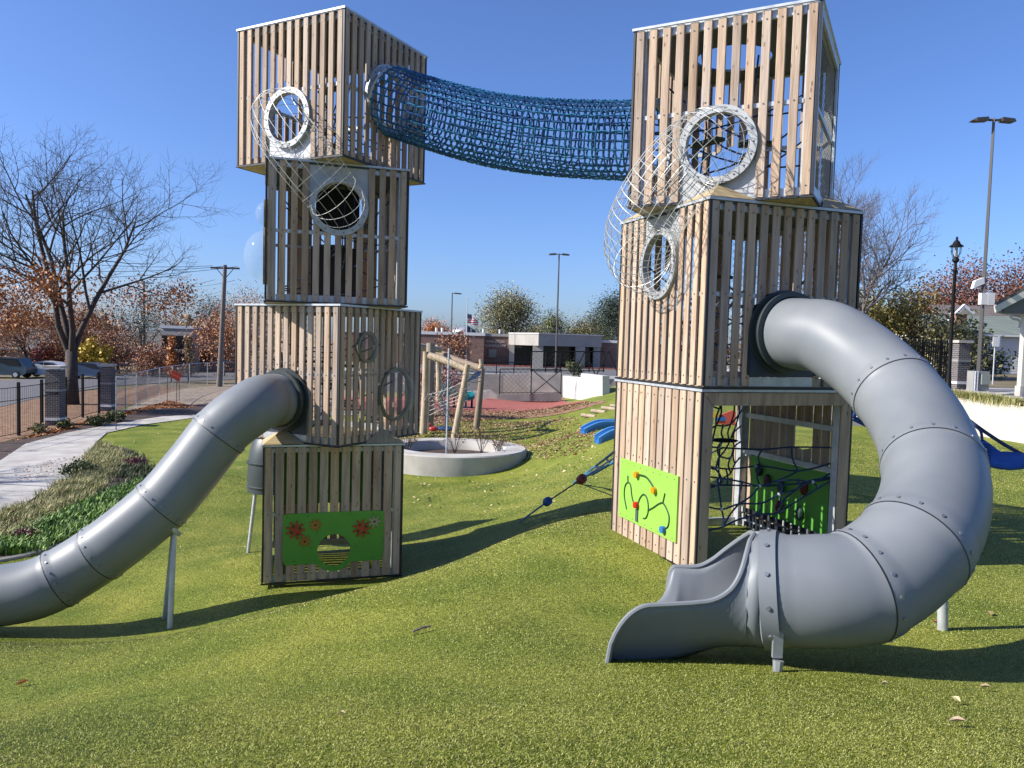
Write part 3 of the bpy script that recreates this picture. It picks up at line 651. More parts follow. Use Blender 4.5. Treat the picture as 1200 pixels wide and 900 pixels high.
lg = MB(); lg.tube(cat_rom([P(196, 612, 10.6), P(203, 620, 10.6), P(210, 626, 10.7)], 4), .035, 8); lg.build('leg_bracket', STEEL, sa, smooth=True)

# dark tube end showing behind the left tower
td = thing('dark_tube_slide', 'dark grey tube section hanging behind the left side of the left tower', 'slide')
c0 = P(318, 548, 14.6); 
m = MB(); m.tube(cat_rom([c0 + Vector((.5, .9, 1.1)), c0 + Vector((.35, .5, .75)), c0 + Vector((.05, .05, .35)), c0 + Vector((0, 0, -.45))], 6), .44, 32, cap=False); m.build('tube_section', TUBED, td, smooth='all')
m = MB()
for z in (.12, -.33): m.tube([c0 + Vector((.44 * math.cos(a * PI / 16), .44 * math.sin(a * PI / 16), z)) for a in range(32)], .02, 5, close=True)
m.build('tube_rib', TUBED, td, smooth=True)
b_ = P(291, 593, 14.2); m = MB(); m.cyl(Vector((b_.x, b_.y, g1(b_.x, b_.y) - .05)), P(306, 520, 14.4), .035, 10); m.build('support_leg', STEEL, td, smooth=True)

#CAGES AND NETS
def wire_cage(label, c1, n1, c2, n2, r, T1, T2, nl, nh, wob=0, wr=.0038):
    t = thing('wire_climbing_cage', label, 'climbing cage'); K = 40; pts = []
    for i in range(K + 1):
        s = i / K; h1 = 2 * s ** 3 - 3 * s ** 2 + 1; h2 = s ** 3 - 2 * s ** 2 + s; h3 = -2 * s ** 3 + 3 * s ** 2; h4 = s ** 3 - s ** 2
        pts.append(c1 * h1 + n1 * T1 * h2 + c2 * h3 - n2 * T2 * h4)
    T_ = [(pts[min(i + 1, K)] - pts[max(i - 1, 0)]).normalized() for i in range(K + 1)]; T_[0] = n1; T_[-1] = -n2
    N_ = []; nr = n1.cross(Vector((0, 0, 1))).normalized()
    for tt in T_: nr = (nr - tt * nr.dot(tt)).normalized(); N_.append(nr)
    def at(i, a, rr): return pts[i] + (N_[i] * math.cos(a) + T_[i].cross(N_[i]) * math.sin(a)) * rr
    m = MB(); bul = lambda s: r * (1 + .12 * math.sin(PI * s))
    for k in range(nl):
        a = 2 * PI * k / nl; m.tube([at(i, a, bul(i / K)) for i in range(0, K + 1)], wr, 4, cap=False)
    m.build('lengthwise_wires', SHINY, t, smooth=True)
    m = MB()
    for h in range(1, nh):
        s = h / nh; i = s * K; i0 = int(i); fr_ = i - i0; tl = random.uniform(-wob, wob); a0 = random.uniform(0, 6.28)
        m.tube([at(i0, 2 * PI * q / 30, bul(s)).lerp(at(min(i0 + 1, K), 2 * PI * q / 30, bul(s)), fr_) + T_[i0] * tl * math.cos(2 * PI * q / 30 + a0) for q in range(30)], wr, 4, close=True)
    m.build('hoop_wires', SHINY, t, smooth=True); return t
def Cn(cx, cy, z0, k, yaw, face, u, v, off=1.12):
    return Vector((cx, cy, z0)) + local(None, yaw, k, face, u, v, off)
def Nn(yaw, face): a = yaw + RY[face]; return Vector((math.sin(a), -math.cos(a), 0))
wire_cage('silver wire climbing cage between the two upper cubes of the left tower', Cn(AX, AY, AZ0, 3, 1.095, 1, 0, -.42), Nn(1.095, 1), Cn(AX, AY, AZ0, 2, .31, 0, 0, .42), Nn(.31, 0), .385, 2.2, 1.9, 16, 17, .05)
wire_cage('silver wire climbing cage bulging from the left side of the right tower', Cn(BX, BY, BZ0, 2, 1.088, 1, 0, -.42), Nn(1.088, 1), Cn(BX, BY, BZ0, 1, .335, 1, 0, .42), Nn(.335, 1), .40, 2.35, 2.35, 26, 25, .01)
# rope tunnel between towers
nt_ = thing('rope_net_tunnel', 'blue rope net tunnel slung between the two towers against the sky', 'net tunnel')
A_ = Cn(AX, AY, AZ0, 3, 1.095, 0, 0, .02); B_ = Cn(BX, BY, BZ0, 2, 1.088, 3, 0, 0)
ax = [A_.lerp(B_, i / 60) - Vector((0, 0, .20 * 4 * (i / 60) * (1 - i / 60))) for i in range(61)]; fr = frames(ax)
def tp(s, a, r):
    i = min(59, int(s * 60)); f_ = s * 60 - i; p = ax[i].lerp(ax[i + 1], f_); return p + (fr[i][1] * math.sin(a) + fr[i][2] * math.cos(a)) * r
def tr_(s, a): return .525 + .010 * math.sin(9 * s + 3 * a)
m = MB()
for k in range(28):
    a = 2 * PI * k / 28; m.tube([tp(i / 90, a + .012 * math.sin(i * 1.4 + k * 2.1), tr_(i / 90, a) + .008 * math.sin(i * 1.7 + k)) for i in range(91)], .0135, 4, cap=False)
m.build('lengthwise_ropes', BLUER, nt_, smooth=True)
m = MB()
for h in range(1, 48):
    s = h / 48 + random.uniform(-.002, .002); c_ = random.uniform(-.006, .006)
    m.tube([tp(min(.999, max(0, s + c_ * math.sin(2 * PI * q / 60 + h))), 2 * PI * q / 60, tr_(s, 2 * PI * q / 60) + .009 * (-1 if (q // 1 + h) % 2 else 1)) for q in range(60)], .0145, 4, close=True)
m.build('hoop_ropes', BLUER, nt_, smooth=True)
for s in (.004, .996): MB().tube([tp(s, 2 * PI * q / 40, .52) for q in range(40)], .024, 8, close=True).build('end_ring', SHINY, nt_, smooth=True)
# nets of navy rope inside the open bottom cube of the right tower
def rope_obj(name, lines, m_, parent, r=.013):
    b = MB()
    for l in lines: b.tube(l, r, 5)
    return b.build(name, m_, parent, smooth=True)
net = thing('climbing_net', 'dark blue rope climbing net strung inside the open base of the right tower', 'climbing net')
LN = [[(832, 480, 9.2), (845, 500, 9.7), (870, 515, 10), (905, 510, 10), (940, 480, 10.2)], [(848, 470, 9.6), (858, 505, 9.8), (870, 540, 10), (883, 568, 10.2)], [(831, 552, 9.2), (860, 549, 9.6), (920, 549, 10), (975, 555, 9.9)],
      [(831, 570, 9.1), (862, 582, 9.3), (905, 586, 9.5), (940, 580, 9.7), (974, 567, 9.8)], [(829, 600, 9.1), (860, 605, 9.2), (890, 606, 9.4), (915, 600, 9.5), (940, 595, 9.6), (973, 568, 9.8)], [(836, 632, 9.1), (845, 610, 9.1), (853, 590, 9.2), (857, 583, 9.3)],
      [(902, 636, 9.2), (915, 610, 9.3), (930, 592, 9.5), (931, 586, 9.6), (928, 584, 9.6)], [(880, 635, 9.2), (900, 620, 9.3), (920, 605, 9.4)], [(832, 512, 9.3), (855, 515, 9.6), (900, 515, 9.9), (938, 499, 10.2), (958, 470, 10.3)],
      [(832, 540, 9.3), (850, 532, 9.6), (880, 534, 9.8)], [(831, 480, 9.3), (840, 520, 9.5), (858, 548, 9.8)], [(835, 490, 9.4), (860, 495, 9.8), (880, 472, 10.2)], [(863, 470, 10), (850, 500, 9.8), (833, 522, 9.3)],
      [(886, 494, 10.2), (908, 520, 10.1), (935, 545, 10), (970, 552, 9.9)], [(880, 530, 10), (905, 545, 10), (945, 547, 10)], [(832, 560, 9.2), (870, 556, 9.6), (900, 553, 9.8)], [(885, 502, 10.2), (920, 497, 10.2)], [(833, 525, 9.3), (866, 520, 9.7), (890, 520, 10)], [(876, 612, 9.4), (879, 596, 9.5), (878, 589, 9.5)], [(895, 618, 9.3), (902, 600, 9.5), (906, 588, 9.6)]]
def panel_net(A, B, nr, nc, sg, jit, seed, fan=1.0):
    rr = random.Random(seed); rows = []; (a0, a1), (b0, b1) = A, B
    for r in range(nr):
        f_ = r / (nr - 1); p, q = Vector(a0).lerp(Vector(a1), f_), Vector(b0).lerp(Vector(b1), f_ * fan); rows.append([v + Vector((rr.uniform(-jit, jit), rr.uniform(-jit, jit), rr.uniform(-jit, jit))) * (0 if k in (0, nc) else 1) for k, v in enumerate(sag(p, q, sg, nc))])
    out = [cat_rom(r, 4) for r in rows]
    for k in range(1, nc):
        for r in range(nr - 1):
            a, b = rows[r][k], rows[r + 1][k if (k + r) % 3 else max(1, k - 1)]; m_ = a.lerp(b, .5) + Vector((rr.uniform(-.05, .05), rr.uniform(-.05, .05), 0)); out.append(cat_rom([a, m_, b], 4))
    return out
def BL(x, y, z): c_, s_ = math.cos(.335), math.sin(.335); return Vector((BX + x * c_ - y * s_, BY + x * s_ + y * c_, BZ0 + H / 2 + z))
LL = panel_net((BL(-.95, -.93, .93), BL(-.95, -.93, -.12)), (BL(.9, .9, .9), BL(.9, .9, -.05)), 5, 6, .10, .05, 1) + panel_net((BL(-.95, -.95, .05), BL(-.95, -.95, -.62)), (BL(.95, -.9, .02), BL(.95, -.9, -.08)), 3, 7, .10, .05, 2) + panel_net((BL(-.9, .9, .4), BL(-.9, .9, -.3)), (BL(.95, -.9, .35), BL(.95, -.9, -.05)), 3, 6, .14, .05, 3)
rope_obj('net_ropes', LL, NAVYR, net, .012)
m = MB()
for l in LL[8:40:3]: m.sphere(l[0], .024, 8, 5)
for l in LL[:5]: m.cyl(l[0], l[1], .017, 6); m.cyl(l[-1], l[-2], .017, 6)
tag(m.build('rope_clamps', SHINY, net), kind='stuff')
m = MB(); m.sphere(P(848, 516, 9.7), .12, 12, 6, (1.6, 1, .22)); m.build('rubber_saddle', RUBR, net, smooth=True)
FHB = mat('dark_green_rubber', (.015, .04, .02), rough=.6)
# nets inside the upper cubes
def inner_net(label, cx, cy, z0, k, yaw, seed):
    rr = random.Random(seed); t = thing('climbing_net', label, 'climbing net', (cx, cy, z0 + (k + .5) * H), yaw)
    L_ = []
    for i in range(3):
        for s in range(2):
            a = (rr.uniform(-.9, .9), -.85, rr.uniform(-.9, .7)); b = (rr.uniform(-.9, .9), .85, rr.uniform(-.9, .7)); L_.append(sag(a, b, .15, 6))
    for i in range(3): a = (-.85, rr.uniform(-.9, .9), rr.uniform(-.9, .7)); b = (.85, rr.uniform(-.9, .9), rr.uniform(-.9, .7)); L_.append(sag(a, b, .15, 6))
    for i in range(2): x, y = rr.uniform(-.5, .5), rr.uniform(-.5, .5); L_.append([Vector((x, y, -1.0)), Vector((x * .8, y * .8, 0)), Vector((x, y, 1.0))])
    rope_obj('net_ropes', L_, NAVYR, t, .012)
    for i in range(3): MB().box((rr.uniform(-.5, .5), rr.uniform(-.4, .6), rr.uniform(-.6, .5)), (.5, .16, .04), rr.uniform(0, 3)).build('foothold_board', FHB, t)
inner_net('navy ropes inside the topmost cube of the left tower', AX, AY, AZ0, 3, 1.095, 1)
inner_net('navy ropes inside the third cube up of the left tower, behind its ring window', AX, AY, AZ0, 2, .31, 2)
inner_net('navy ropes inside the left tower cube with the two portholes', AX, AY, AZ0, 1, 1.095, 3)
inner_net('navy ropes inside the middle cube of the right tower', BX, BY, BZ0, 1, .335, 4)
inner_net('navy ropes inside the topmost cube of the right tower', BX, BY, BZ0, 2, 1.088, 5)
#ENVIRONMENT
GPT = lambda *l: [G(px, py, y) [:2] for px, py, y in l]
# --- left side: garden bed, path, mulch, dirt, road
bed = patch('garden_bed', GPT((112, 519, 12), (96, 540, 12), (78, 562, 12), (45, 584, 12), (0, 603, 12), (-60, 625, 12), (-120, 690, 11), (-60, 672, 11), (0, 657, 11), (60, 642, 11), (110, 622, 11), (150, 596, 12), (178, 560, 12), (170, 540, 12), (150, 526, 12)), .012, SOIL, .5)
path = patch('concrete_path', GPT((222, 491, 15), (170, 498, 15), (125, 508, 14), (112, 520, 14), (95, 541, 14), (77, 563, 13), (35, 588, 12), (0, 603, 12), (-70, 632, 12), (-330, 700, 12), (-330, 600, 12), (-60, 560, 12), (0, 541, 12), (30, 521, 12), (80, 508, 12), (150, 495, 14), (190, 489, 14), (240, 486, 14), (420, 482, 14), (420, 487, 14), (300, 489, 14)), .030, CONC, .8)
for a_, b_ in (((222, 491), (240, 486)), ((150, 503), (168, 493)), ((118, 513), (90, 505)), ((98, 537), (45, 517)), ((78, 562), (10, 533)), ((38, 586), (-40, 552))):
    a_, b_ = G(*a_, 12), G(*b_, 12); MB().tube([a_.lerp(b_, k / 8) + Vector((0, 0, g1(*a_.lerp(b_, k / 8)[:2]) - a_.lerp(b_, k / 8).z + .026)) for k in range(9)], .012, 4).build('joint', CONCD, path)
patch('mulch_bed', GPT((0, 541, 12), (30, 521, 12), (80, 508, 12), (150, 495, 14), (190, 489, 14), (240, 485, 14), (250, 472, 14), (180, 481, 14), (120, 490, 14), (60, 505, 14), (0, 520, 14), (-90, 545, 14), (-90, 575, 12)), .020, SOIL, .8)
patch('dirt_lot', GPT((240, 484, 14), (420, 480, 14), (420, 452, 14), (270, 451, 14), (215, 456, 14), (165, 470, 14), (135, 487, 14), (180, 480, 14)), .014, GRAVEL, 1.5)
patch('leafy_verge', GPT((0, 519, 14), (60, 504, 14), (120, 489, 14), (160, 472, 14), (215, 456, 14), (180, 452, 14), (60, 462, 14), (0, 478, 14), (-120, 500, 14), (-120, 550, 14)), .010, MULCH, 1.5)
patch('road', [G(*q, 14)[:2] for q in ((-300, 540), (0, 478), (60, 463), (140, 452), (240, 446), (420, 441), (420, 434), (240, 437), (140, 441), (0, 446), (-300, 452))], .024, ASPH, 3)
# --- playground surfaces far middle
patch('leafy_mulch_area', GPT((478, 500, 20), (575, 492, 20), (625, 490, 20), (668, 484, 20), (712, 472, 20), (705, 470, 20), (640, 480, 20), (500, 480, 20), (430, 480, 20), (430, 500, 20)), .016, MULCH, 1.0)
patch('rubber_surface', GPT((690, 471, 20), (640, 480, 20), (500, 481, 20), (400, 481, 20), (400, 466, 20), (560, 464, 20), (600, 461, 20), (655, 464, 20)), .034, REDR, 1.5)
# raised terraces
TZ = 1.15; a = P(440, 430, 62.5); b = P(700, 430, 62.5)
tag(MB().bb((-13, 63, -.6), (70, 150, TZ)).build('school_terrace', LASPH), kind='structure')
tag(MB().bb((-13, 70, TZ + .004), (70, 88, TZ + .014)).build('parking_lot', ASPH), kind='structure')
tag(MB().bb((-13, 87.8, TZ + .014), (14.5, 88.2, TZ + .16)).build('red_kerb', REDR), kind='structure')
tag(MB().extrude([(12.5, 28.2, -.5), (60, 28.2, -.5), (60, 110, -.5), (26, 110, -.5), (12.5, 40, -.5)], (0, 0, 2.95)).build('right_terrace', LASPH), kind='structure')
tag(MB().extrude([(13, 37, 2.454), (60, 37, 2.454), (60, 109, 2.454), (26.5, 109, 2.454)], (0, 0, .02)).build('right_lawn', DRY), kind='structure')

# --- trees
def tree_skel(seed, h, r, levels=4, spread=.5, stem=.3, kids=5, up=.25, wob=.12, lean=(0, 0), nstem=1):
    rr = random.Random(seed); m = MB(); tips = []
    def grow(p, d, L_, rad, lev):
        n = 5 if lev > 1 else 4; pts = [p]; q = p.copy(); dd = d.copy()
        for i in range(n):
            dd = (dd + Vector((rr.gauss(0, wob), rr.gauss(0, wob), rr.gauss(0, wob * .6) + up * .25 * (levels - lev + .3) / levels))).normalized(); q = q + dd * (L_ / n); pts.append(q)
        e_ = .28 if lev else .2; m.tube(pts, [rad * (1 - (1 - e_) * i / n) for i in range(n + 1)], 7 if lev == levels else (5 if lev > 1 else 3), cap=False)
        if lev <= 1: tips.extend([pts[-1], pts[n // 2 + 1]])
        if lev == 0: return
        kk = kids if lev < levels else int(kids * 1.4)
        for k in range(kk):
            f_ = (stem if lev == levels else .25) + (1 - (stem if lev == levels else .25)) * (k + rr.random() * .7) / kk; f_ = min(f_, .99); i = int(f_ * n); pp = pts[i].lerp(pts[i + 1], f_ * n - i)
            ax_ = (pts[i + 1] - pts[i]).normalized(); side = ax_.orthogonal(); side.rotate(Matrix.Rotation(k * 2.4 + rr.uniform(-.6, .6), 3, ax_)); ang = spread * rr.uniform(.75, 1.3)
            nd = (ax_ * math.cos(ang) + side * math.sin(ang)).normalized(); grow(pp, nd, L_ * rr.uniform(.48, .72) * (1.1 - .35 * f_), rad * (1 - .7 * f_) * .62 + .004, lev - 1)
    for s in range(nstem):
        a = s * 2 * PI / nstem + rr.random(); d = Vector((lean[0] + (.35 * math.cos(a) if nstem > 1 else 0), lean[1] + (.35 * math.sin(a) if nstem > 1 else 0), 1)).normalized()
        grow(Vector((0, 0, -.2 if nstem == 1 else h * .16)), d, h * (.62 if nstem == 1 else .55) * rr.uniform(.9, 1.1), r * (1 if nstem == 1 else .55), levels)
    if nstem > 1: m.tube([(0, 0, -.3), (0, 0, h * .08), (0, 0, h * .19)], [r * 1.25, r * .95, r * .9], 9)
    return m, tips
def leaf_cloud(name, centers, n, cr, ls, mt, parent, seed=0, flat=1.0):
    rg = np.random.default_rng(seed); C_ = np.array([tuple(c) for c in centers]); idx = rg.integers(0, len(C_), n)
    p = C_[idx] + rg.normal(0, 1, (n, 3)) * cr * np.array([1, 1, flat]); a = rg.normal(0, 1, (n, 3)); a /= np.linalg.norm(a, axis=1)[:, None]; b = rg.normal(0, 1, (n, 3)); b -= (a * b).sum(1)[:, None] * a; b /= np.linalg.norm(b, axis=1)[:, None]
    s = ls * rg.uniform(.6, 1.3, (n, 1)); V = np.stack([p - a * s, p + b * s * .55, p + a * s, p - b * s * .55], 1).reshape(-1, 3)
    return tag(np_obj(name, V, np.arange(n * 4).reshape(n, 4), mt, parent), kind='stuff')
def make_tree(label, loc, seed, h, r, leaf=None, nleaf=3000, cr=.5, ls=.2, bark=BARK, cat='tree', group=None, name='tree', zfilter=None, **kw):
    t = thing(name, label, cat, loc, random.Random(seed).random() * 6 if not kw.pop('fix', False) else 0, group)
    m, tips = tree_skel(seed, h, r, **kw)
    zmax = max(v[2] for v in m.v); k = h / zmax; m.v = [(x * k, y * k, z * k) for x, y, z in m.v]; tips = [p * k for p in tips]
    tr_o = m.build('trunk', bark, t, smooth='all'); 
    if leaf:
        tt = [p for p in tips if (zfilter is None or zfilter(p / h))]
        if tt: leaf_cloud('crown', tt, nleaf, cr, ls, leaf, t, seed)
    return t
gb = lambda px, py, Y: P(px, py, Y)
def gp_(px, Y, z=None):
    p = P(px, 430, Y); p.z = g1(p.x, p.y) if z is None else z; return p
make_tree('big bare maple with a few orange leaves low down, behind the left fence', gp_(84, 44), 5, 17.0, .36, LORG, 8000, .55, .085, levels=4, spread=.66, kids=5, up=.32, wob=.10, nstem=4, zfilter=lambda p: p.z < .40, name='maple_tree')
FOL = 'autumn trees across the street'
cfg = [(-60, 72, 8, LORG, 1), (-10, 78, 8.5, LRED, 2), (35, 76, 6.5, LORG, 3), (72, 82, 6, LRED, 4), (112, 84, 7.2, LORG, 5), (140, 78, 4.4, LRED, 6), (165, 90, 8.5, LDRK, 7), (178, 74, 2.6, LRED, 8), (238, 110, 9.5, LDRK, 9), (215, 120, 7.5, LTAN, 10), (262, 78, 7.0, LORG, 11), (282, 84, 8.6, LTAN, 12), (300, 92, 9.5, LORG, 13), (330, 100, 9.0, LTAN, 14)]
make_tree('bare tree standing just outside the left edge of view', (-25, 18.5, -.3), 71, 11.5, .26, None, levels=3, spread=.55, kids=6, up=.35, wob=.1, name='bare_tree')
wd = {LORG: 'orange leaved', LRED: 'russet leaved', LDRK: 'dark evergreen', LTAN: 'thin tan'}
where = ['beyond the left edge of the street', 'at the far left edge', 'behind the white pillar cap', 'behind the big maple trunk', 'right of the big maple trunk', 'low beside the second pillar', 'behind the far utility pole', 'low in front of the grey stone building', 'rising above the stone building', 'left of the tall near utility pole', 'just left of the left tower', 'partly hidden by the left tower', 'seen through the slats of the left tower', 'far behind the left tower']
for (px, Y, h, lf, sd), wh in zip(cfg, where):
    make_tree('%s tree %s' % (wd[lf], wh), gp_(px, Y), 100 + sd, h, .16, lf, 4200 if lf is LDRK else (2400 if lf is LTAN else 4000), .75, .10, levels=3, spread=.7, kids=6, up=.15, wob=.12, group=FOL, stem=.18)
for px, l_ in ((201, 'small conical orange tree left of its twin before the stone building'), (221, 'small conical brown tree right of its twin before the stone building')):
    p = gp_(px, 66); t = thing('conical_tree', l_, 'tree', p, 0, 'small conical trees'); MB().tube([(0, 0, -.1), (0, 0, 3.2)], [.08, .02], 6).build('trunk', BARK, t)
    c_ = [Vector((random.gauss(0, 1) * .28 * (1 - (z - .8) / 3.4), random.gauss(0, 1) * .28 * (1 - (z - .8) / 3.4), z)) for z in [random.uniform(.8, 3.9) for _ in range(120)]]
    c_ = [c for c in c_ if abs(c.x) < .9 * (1 - (c.z - .6) / 3.6) + .1]
    leaf_cloud('crown', c_, 1500, .13, .12, LORG if px < 210 else LTAN, t, px)
p = gp_(108, 74); t = thing('yellow_shrub', 'bright yellow shrub behind the parked cars right of the maple trunk', 'shrub', p)
leaf_cloud('leaves', [Vector((random.uniform(-1.3, 1.3), random.uniform(-.5, .5), random.uniform(.3, 3.0))) for _ in range(40)], 1500, .3, .2, LYEL, t, 4); MB().tube([(0, 0, -.1), (0, 0, 2)], [.06, .03], 5).build('stem', BARK, t)
p = gp_(56, 84); t = thing('red_shrub', 'rounded pinkish red shrub behind the white pillar cap', 'shrub', p)
leaf_cloud('leaves', [Vector((random.uniform(-1.6, 1.6), random.uniform(-.5, .5), random.uniform(.3, 2.4))) for _ in range(40)], 1500, .35, .2, leafm('crimson_leaves', (.16, .02, .035), (.36, .07, .08)), t, 5); MB().tube([(0, 0, -.1), (0, 0, 1.5)], [.06, .03], 5).build('stem', BARK, t)
# trees behind the school (terrace level)
sch = [(602, 118, 10.8, LOLV, 31, 'tall yellow green tree standing highest above the school roof', .33, 5200), (650, 135, 8.0, LGRN, 32, 'dark green tree behind the tall light pole at the school', .3, 3200), (680, 140, 7.2, LOLV, 33, 'olive tree above the right half of the concrete porch roof', .3, 3400), (703, 145, 7.6, LOLV, 34, 'olive tree left of the right tower above the school roof', .3, 3400), (560, 140, 4.2, LGRN, 35, 'low green tree peeking over the brick wing of the school', .3, 2400), (512, 140, 6.0, LORG, 36, 'orange tree behind the roof near the left tower', .3, 3000), (578, 130, 4.8, LOLV, 37, 'small olive tree left below the tall yellow green tree', .3, 2500), (722, 118, 10.5, LDRK, 38, 'dark conifer just left of the right tower', .2, 5000), (628, 128, 5.0, LOLV, 41, 'low olive tree right below the tall yellow green tree', .3, 2400)]
for px, Y, h, lf, sd, l_, st, nl in sch:
    make_tree(l_, gp_(px, Y, TZ), sd, h, .22, lf, int(nl * 2.4), .8, .135, levels=3, spread=.62, kids=7, up=.3, wob=.12, stem=.15, group='trees behind the school')
# right side trees
make_tree('bare grey tree rising beside the right tower with fine upswept twigs', gp_(1022, 46, 1.3), 51, 14.8, .28, None, bark=BARKL, levels=4, spread=.6, kids=8, up=.45, wob=.09, name='bare_tree')
make_tree('russet oak behind the house roof at the right edge', gp_(1150, 80, 2.4), 52, 11.0, .35, LOAK, 16000, .95, .14, levels=3, spread=.75, kids=8, up=.1, wob=.12, stem=.12, name='oak_tree')
make_tree('second russet oak left of the lamp post top', gp_(1100, 84, 2.4), 57, 9.6, .3, LOAK, 12000, .9, .14, levels=3, spread=.75, kids=8, up=.1, wob=.12, stem=.12, name='oak_tree')
make_tree('yellow green tree behind the black fence beside the right tower', gp_(1040, 52, 2.0), 53, 6.6, .2, LYEO, 9000, .55, .11, levels=3, spread=.7, kids=7, up=.2, wob=.12, stem=.15)
make_tree('dark green tree under the bare twigs right of the right tower', gp_(1016, 56, 1.5), 54, 6.8, .2, LGRN, 9000, .55, .11, levels=3, spread=.7, kids=7, up=.2, wob=.12, stem=.12)
make_tree('leafless tree behind the house at the right edge', gp_(1195, 74, 2.4), 55, 8.6, .2, None, bark=BARKL, levels=4, spread=.55, kids=5, up=.35, wob=.1, name='bare_tree')
make_tree('leafy shrub like tree in front of the white house', gp_(1142, 50, 2.47), 56, 3.9, .08, LGRN, 5200, .38, .12, levels=3, spread=.8, kids=7, up=.0, wob=.15, stem=.05, name='vine_shrub')
make_tree('leafy shrub growing beside the brick pillar and lamp post', gp_(1117, 47, 2.47), 58, 3.6, .07, LOLV, 3600, .36, .12, levels=3, spread=.8, kids=7, up=.0, wob=.15, stem=.05, name='vine_shrub')
make_tree('small dark leafless tree in front of the school brick wall', gp_(530, 70, -.3), 59, 5.2, .1, LRED, 900, .3, .14, levels=3, spread=.55, kids=6, up=.3, wob=.1, stem=.1)
# far wooded skyline
wc = []
for x in np.arange(-230, 260, 6.0): 
    if not (-70 < x < 40): wc.append(Vector((x, 190 + random.uniform(-20, 20), random.uniform(2, 7 if x < 0 else 10))))
leaf_cloud('distant_woods', [c + Vector((random.uniform(-4, 4), 0, -k * 1.4)) for c in wc for k in range(4)], 26000, 1.9, .75, LTAN, None, 9)
for o in list(D.objects):
    if o.name == 'distant_woods': tag(o, 'hazy line of autumn woods along the horizon', 'woods')

# --- utility poles, wires, light poles, flagpole, lamp post
def upole(label, px, Y, ztop, arm, rad):
    b = gp_(px - 9 if px > 200 else px, Y); top = P(px, 0, Y); top.z = ztop; t = thing('utility_pole', label, 'utility pole', b, 0, 'utility poles'); L_ = top - b
    MB().tube([Vector((0, 0, -.3)), L_], [rad, rad * .65], 10).build('pole', mat('pole_wood', (.14, .12, .10), (.24, .21, .19), 8, .85, stretch=(3, 3, .4)), t, smooth=True)
    MB().box(L_ + Vector((0, 0, -.25)), (arm, .12, .14)).build('crossarm', BARK, t)
    for s in (-1, 1): MB().tube([L_ + Vector((s * arm * .3, 0, -.28)), L_ + Vector((0, 0, -1.1))], .03, 4).build('brace', BARK, t)
    for s in (-.9, 0, .9): 
        MB().cyl(L_ + Vector((s * .9, -.12, -1.7)), L_ + Vector((s * .9, -.12, -2.3)), .13, 8).build('transformer', CONCD, t, smooth=True) if arm > 3 else None
    return L_ + b
u1 = upole('near wooden utility pole with crossarm left of the left tower', 266, 62, 4 + (392 - 312) / 900 * 62, 3.4 * 62 / 62 * .68, .24)
u2 = upole('far utility pole seen through the branches of the maple', 169, 95, 4 + (390 - 331) / 900 * 95, 2.4, .2)
t = thing('power_lines', 'thin power lines running left from the near utility pole', 'power lines')
for dx, e_ in ((-1.0, P(-260, 255, 40)), (0, P(-260, 285, 42)), (1.0, P(-260, 310, 44))): MB().tube(sag(u1 + Vector((dx, 0, -.1)), e_, .9, 14), .022, 3, cap=False).build('wire', DKST, t)
for dx in (-.8, .8): MB().tube(sag(u2 + Vector((dx, 0, -.1)), u1 + Vector((dx, 0, -1.2)), .6, 10), .02, 3, cap=False).build('wire', DKST, t)
GRP = mat('bronze_pole', (.06, .055, .05), rough=.5)
def lpole(label, px, pyt, pyb, Y, zb, r, heads, hl, lean=0):
    b = P(px, pyb, Y); b.z = zb; top = P(px + lean, pyt, Y); t = thing('light_pole', label, 'light pole', b, 0, 'tall parking light poles'); hgt = top.z - zb
    MB().tube([(0, 0, 0), (0, 0, hgt)], [r, r * .62], 4 if r > .05 else 6).build('pole', GRP, t)
    MB().cyl((0, 0, 0), (0, 0, .5), r * 1.9, 10).build('base', GRP, t)
    for s in heads: 
        MB().add([(s * .08, -.05, hgt - .12), (s * .08, .05, hgt - .12), (s * .35, -.05, hgt - .1), (s * .35, .05, hgt - .1), (s * .08, -.05, hgt - .04), (s * .08, .05, hgt - .04), (s * .35, -.05, hgt - .03), (s * .35, .05, hgt - .03)], [(0, 1, 3, 2), (4, 6, 7, 5), (0, 2, 6, 4), (1, 5, 7, 3), (0, 4, 5, 1), (2, 3, 7, 6)]).build('arm', GRP, t)
        MB().extrude([(s * .3, -.17, hgt - .14), (s * (.3 + hl * .75), -.17, hgt - .17), (s * (.3 + hl), -.08, hgt - .12), (s * (.3 + hl * .8), -.17, hgt - .03), (s * .3, -.17, hgt + .02)], (0, .34, 0)).build('lamp_head', GRP, t)
    return t
lpole('tall twin headed light pole in front of the concrete school porch', 651, 297, 436, 72, TZ, .10, (-1, 1), .7)
lpole('shorter single headed light pole at the school brick wing', 528, 343, 430, 92, TZ, .10, (1,), .9)
t = lpole('tall twin headed light pole at the right with white camera box', 1145, 138, 462, 33, 2.45, .10, (-1, 1), .62)
hz = t.location; k_ = 33 / 900
MB().box((.17, -.17, (458 - 351) * k_), (.30, .30, .52)).build('camera_box', WHITE, t); MB().box((-.12, -.2, (458 - 351) * k_), (.26, .22, .48)).build('camera_box', WHITE, t)
MB().extrude([(-.02, -.1, (458 - 333) * k_), (-.5, -.1, (458 - 339) * k_), (-.42, -.1, (458 - 330) * k_), (-.05, -.1, (458 - 326) * k_)], (0, .2, 0)).build('camera_arm', WHITE, t)
MB().box((.12, -.28, (458 - 444) * k_), (.36, .2, .44)).build('electric_box', mat('grey_green_box', (.25, .28, .25), rough=.5), t)
MB().box((0, 0, .42), (.66, .5, .86)).build('pole_footing', CONCD, t)
for dx in (-.30, -.2): MB().cyl((dx, -.3, 0), (dx, -.3, .85), .035, 8).build('conduit', STEEL, t)
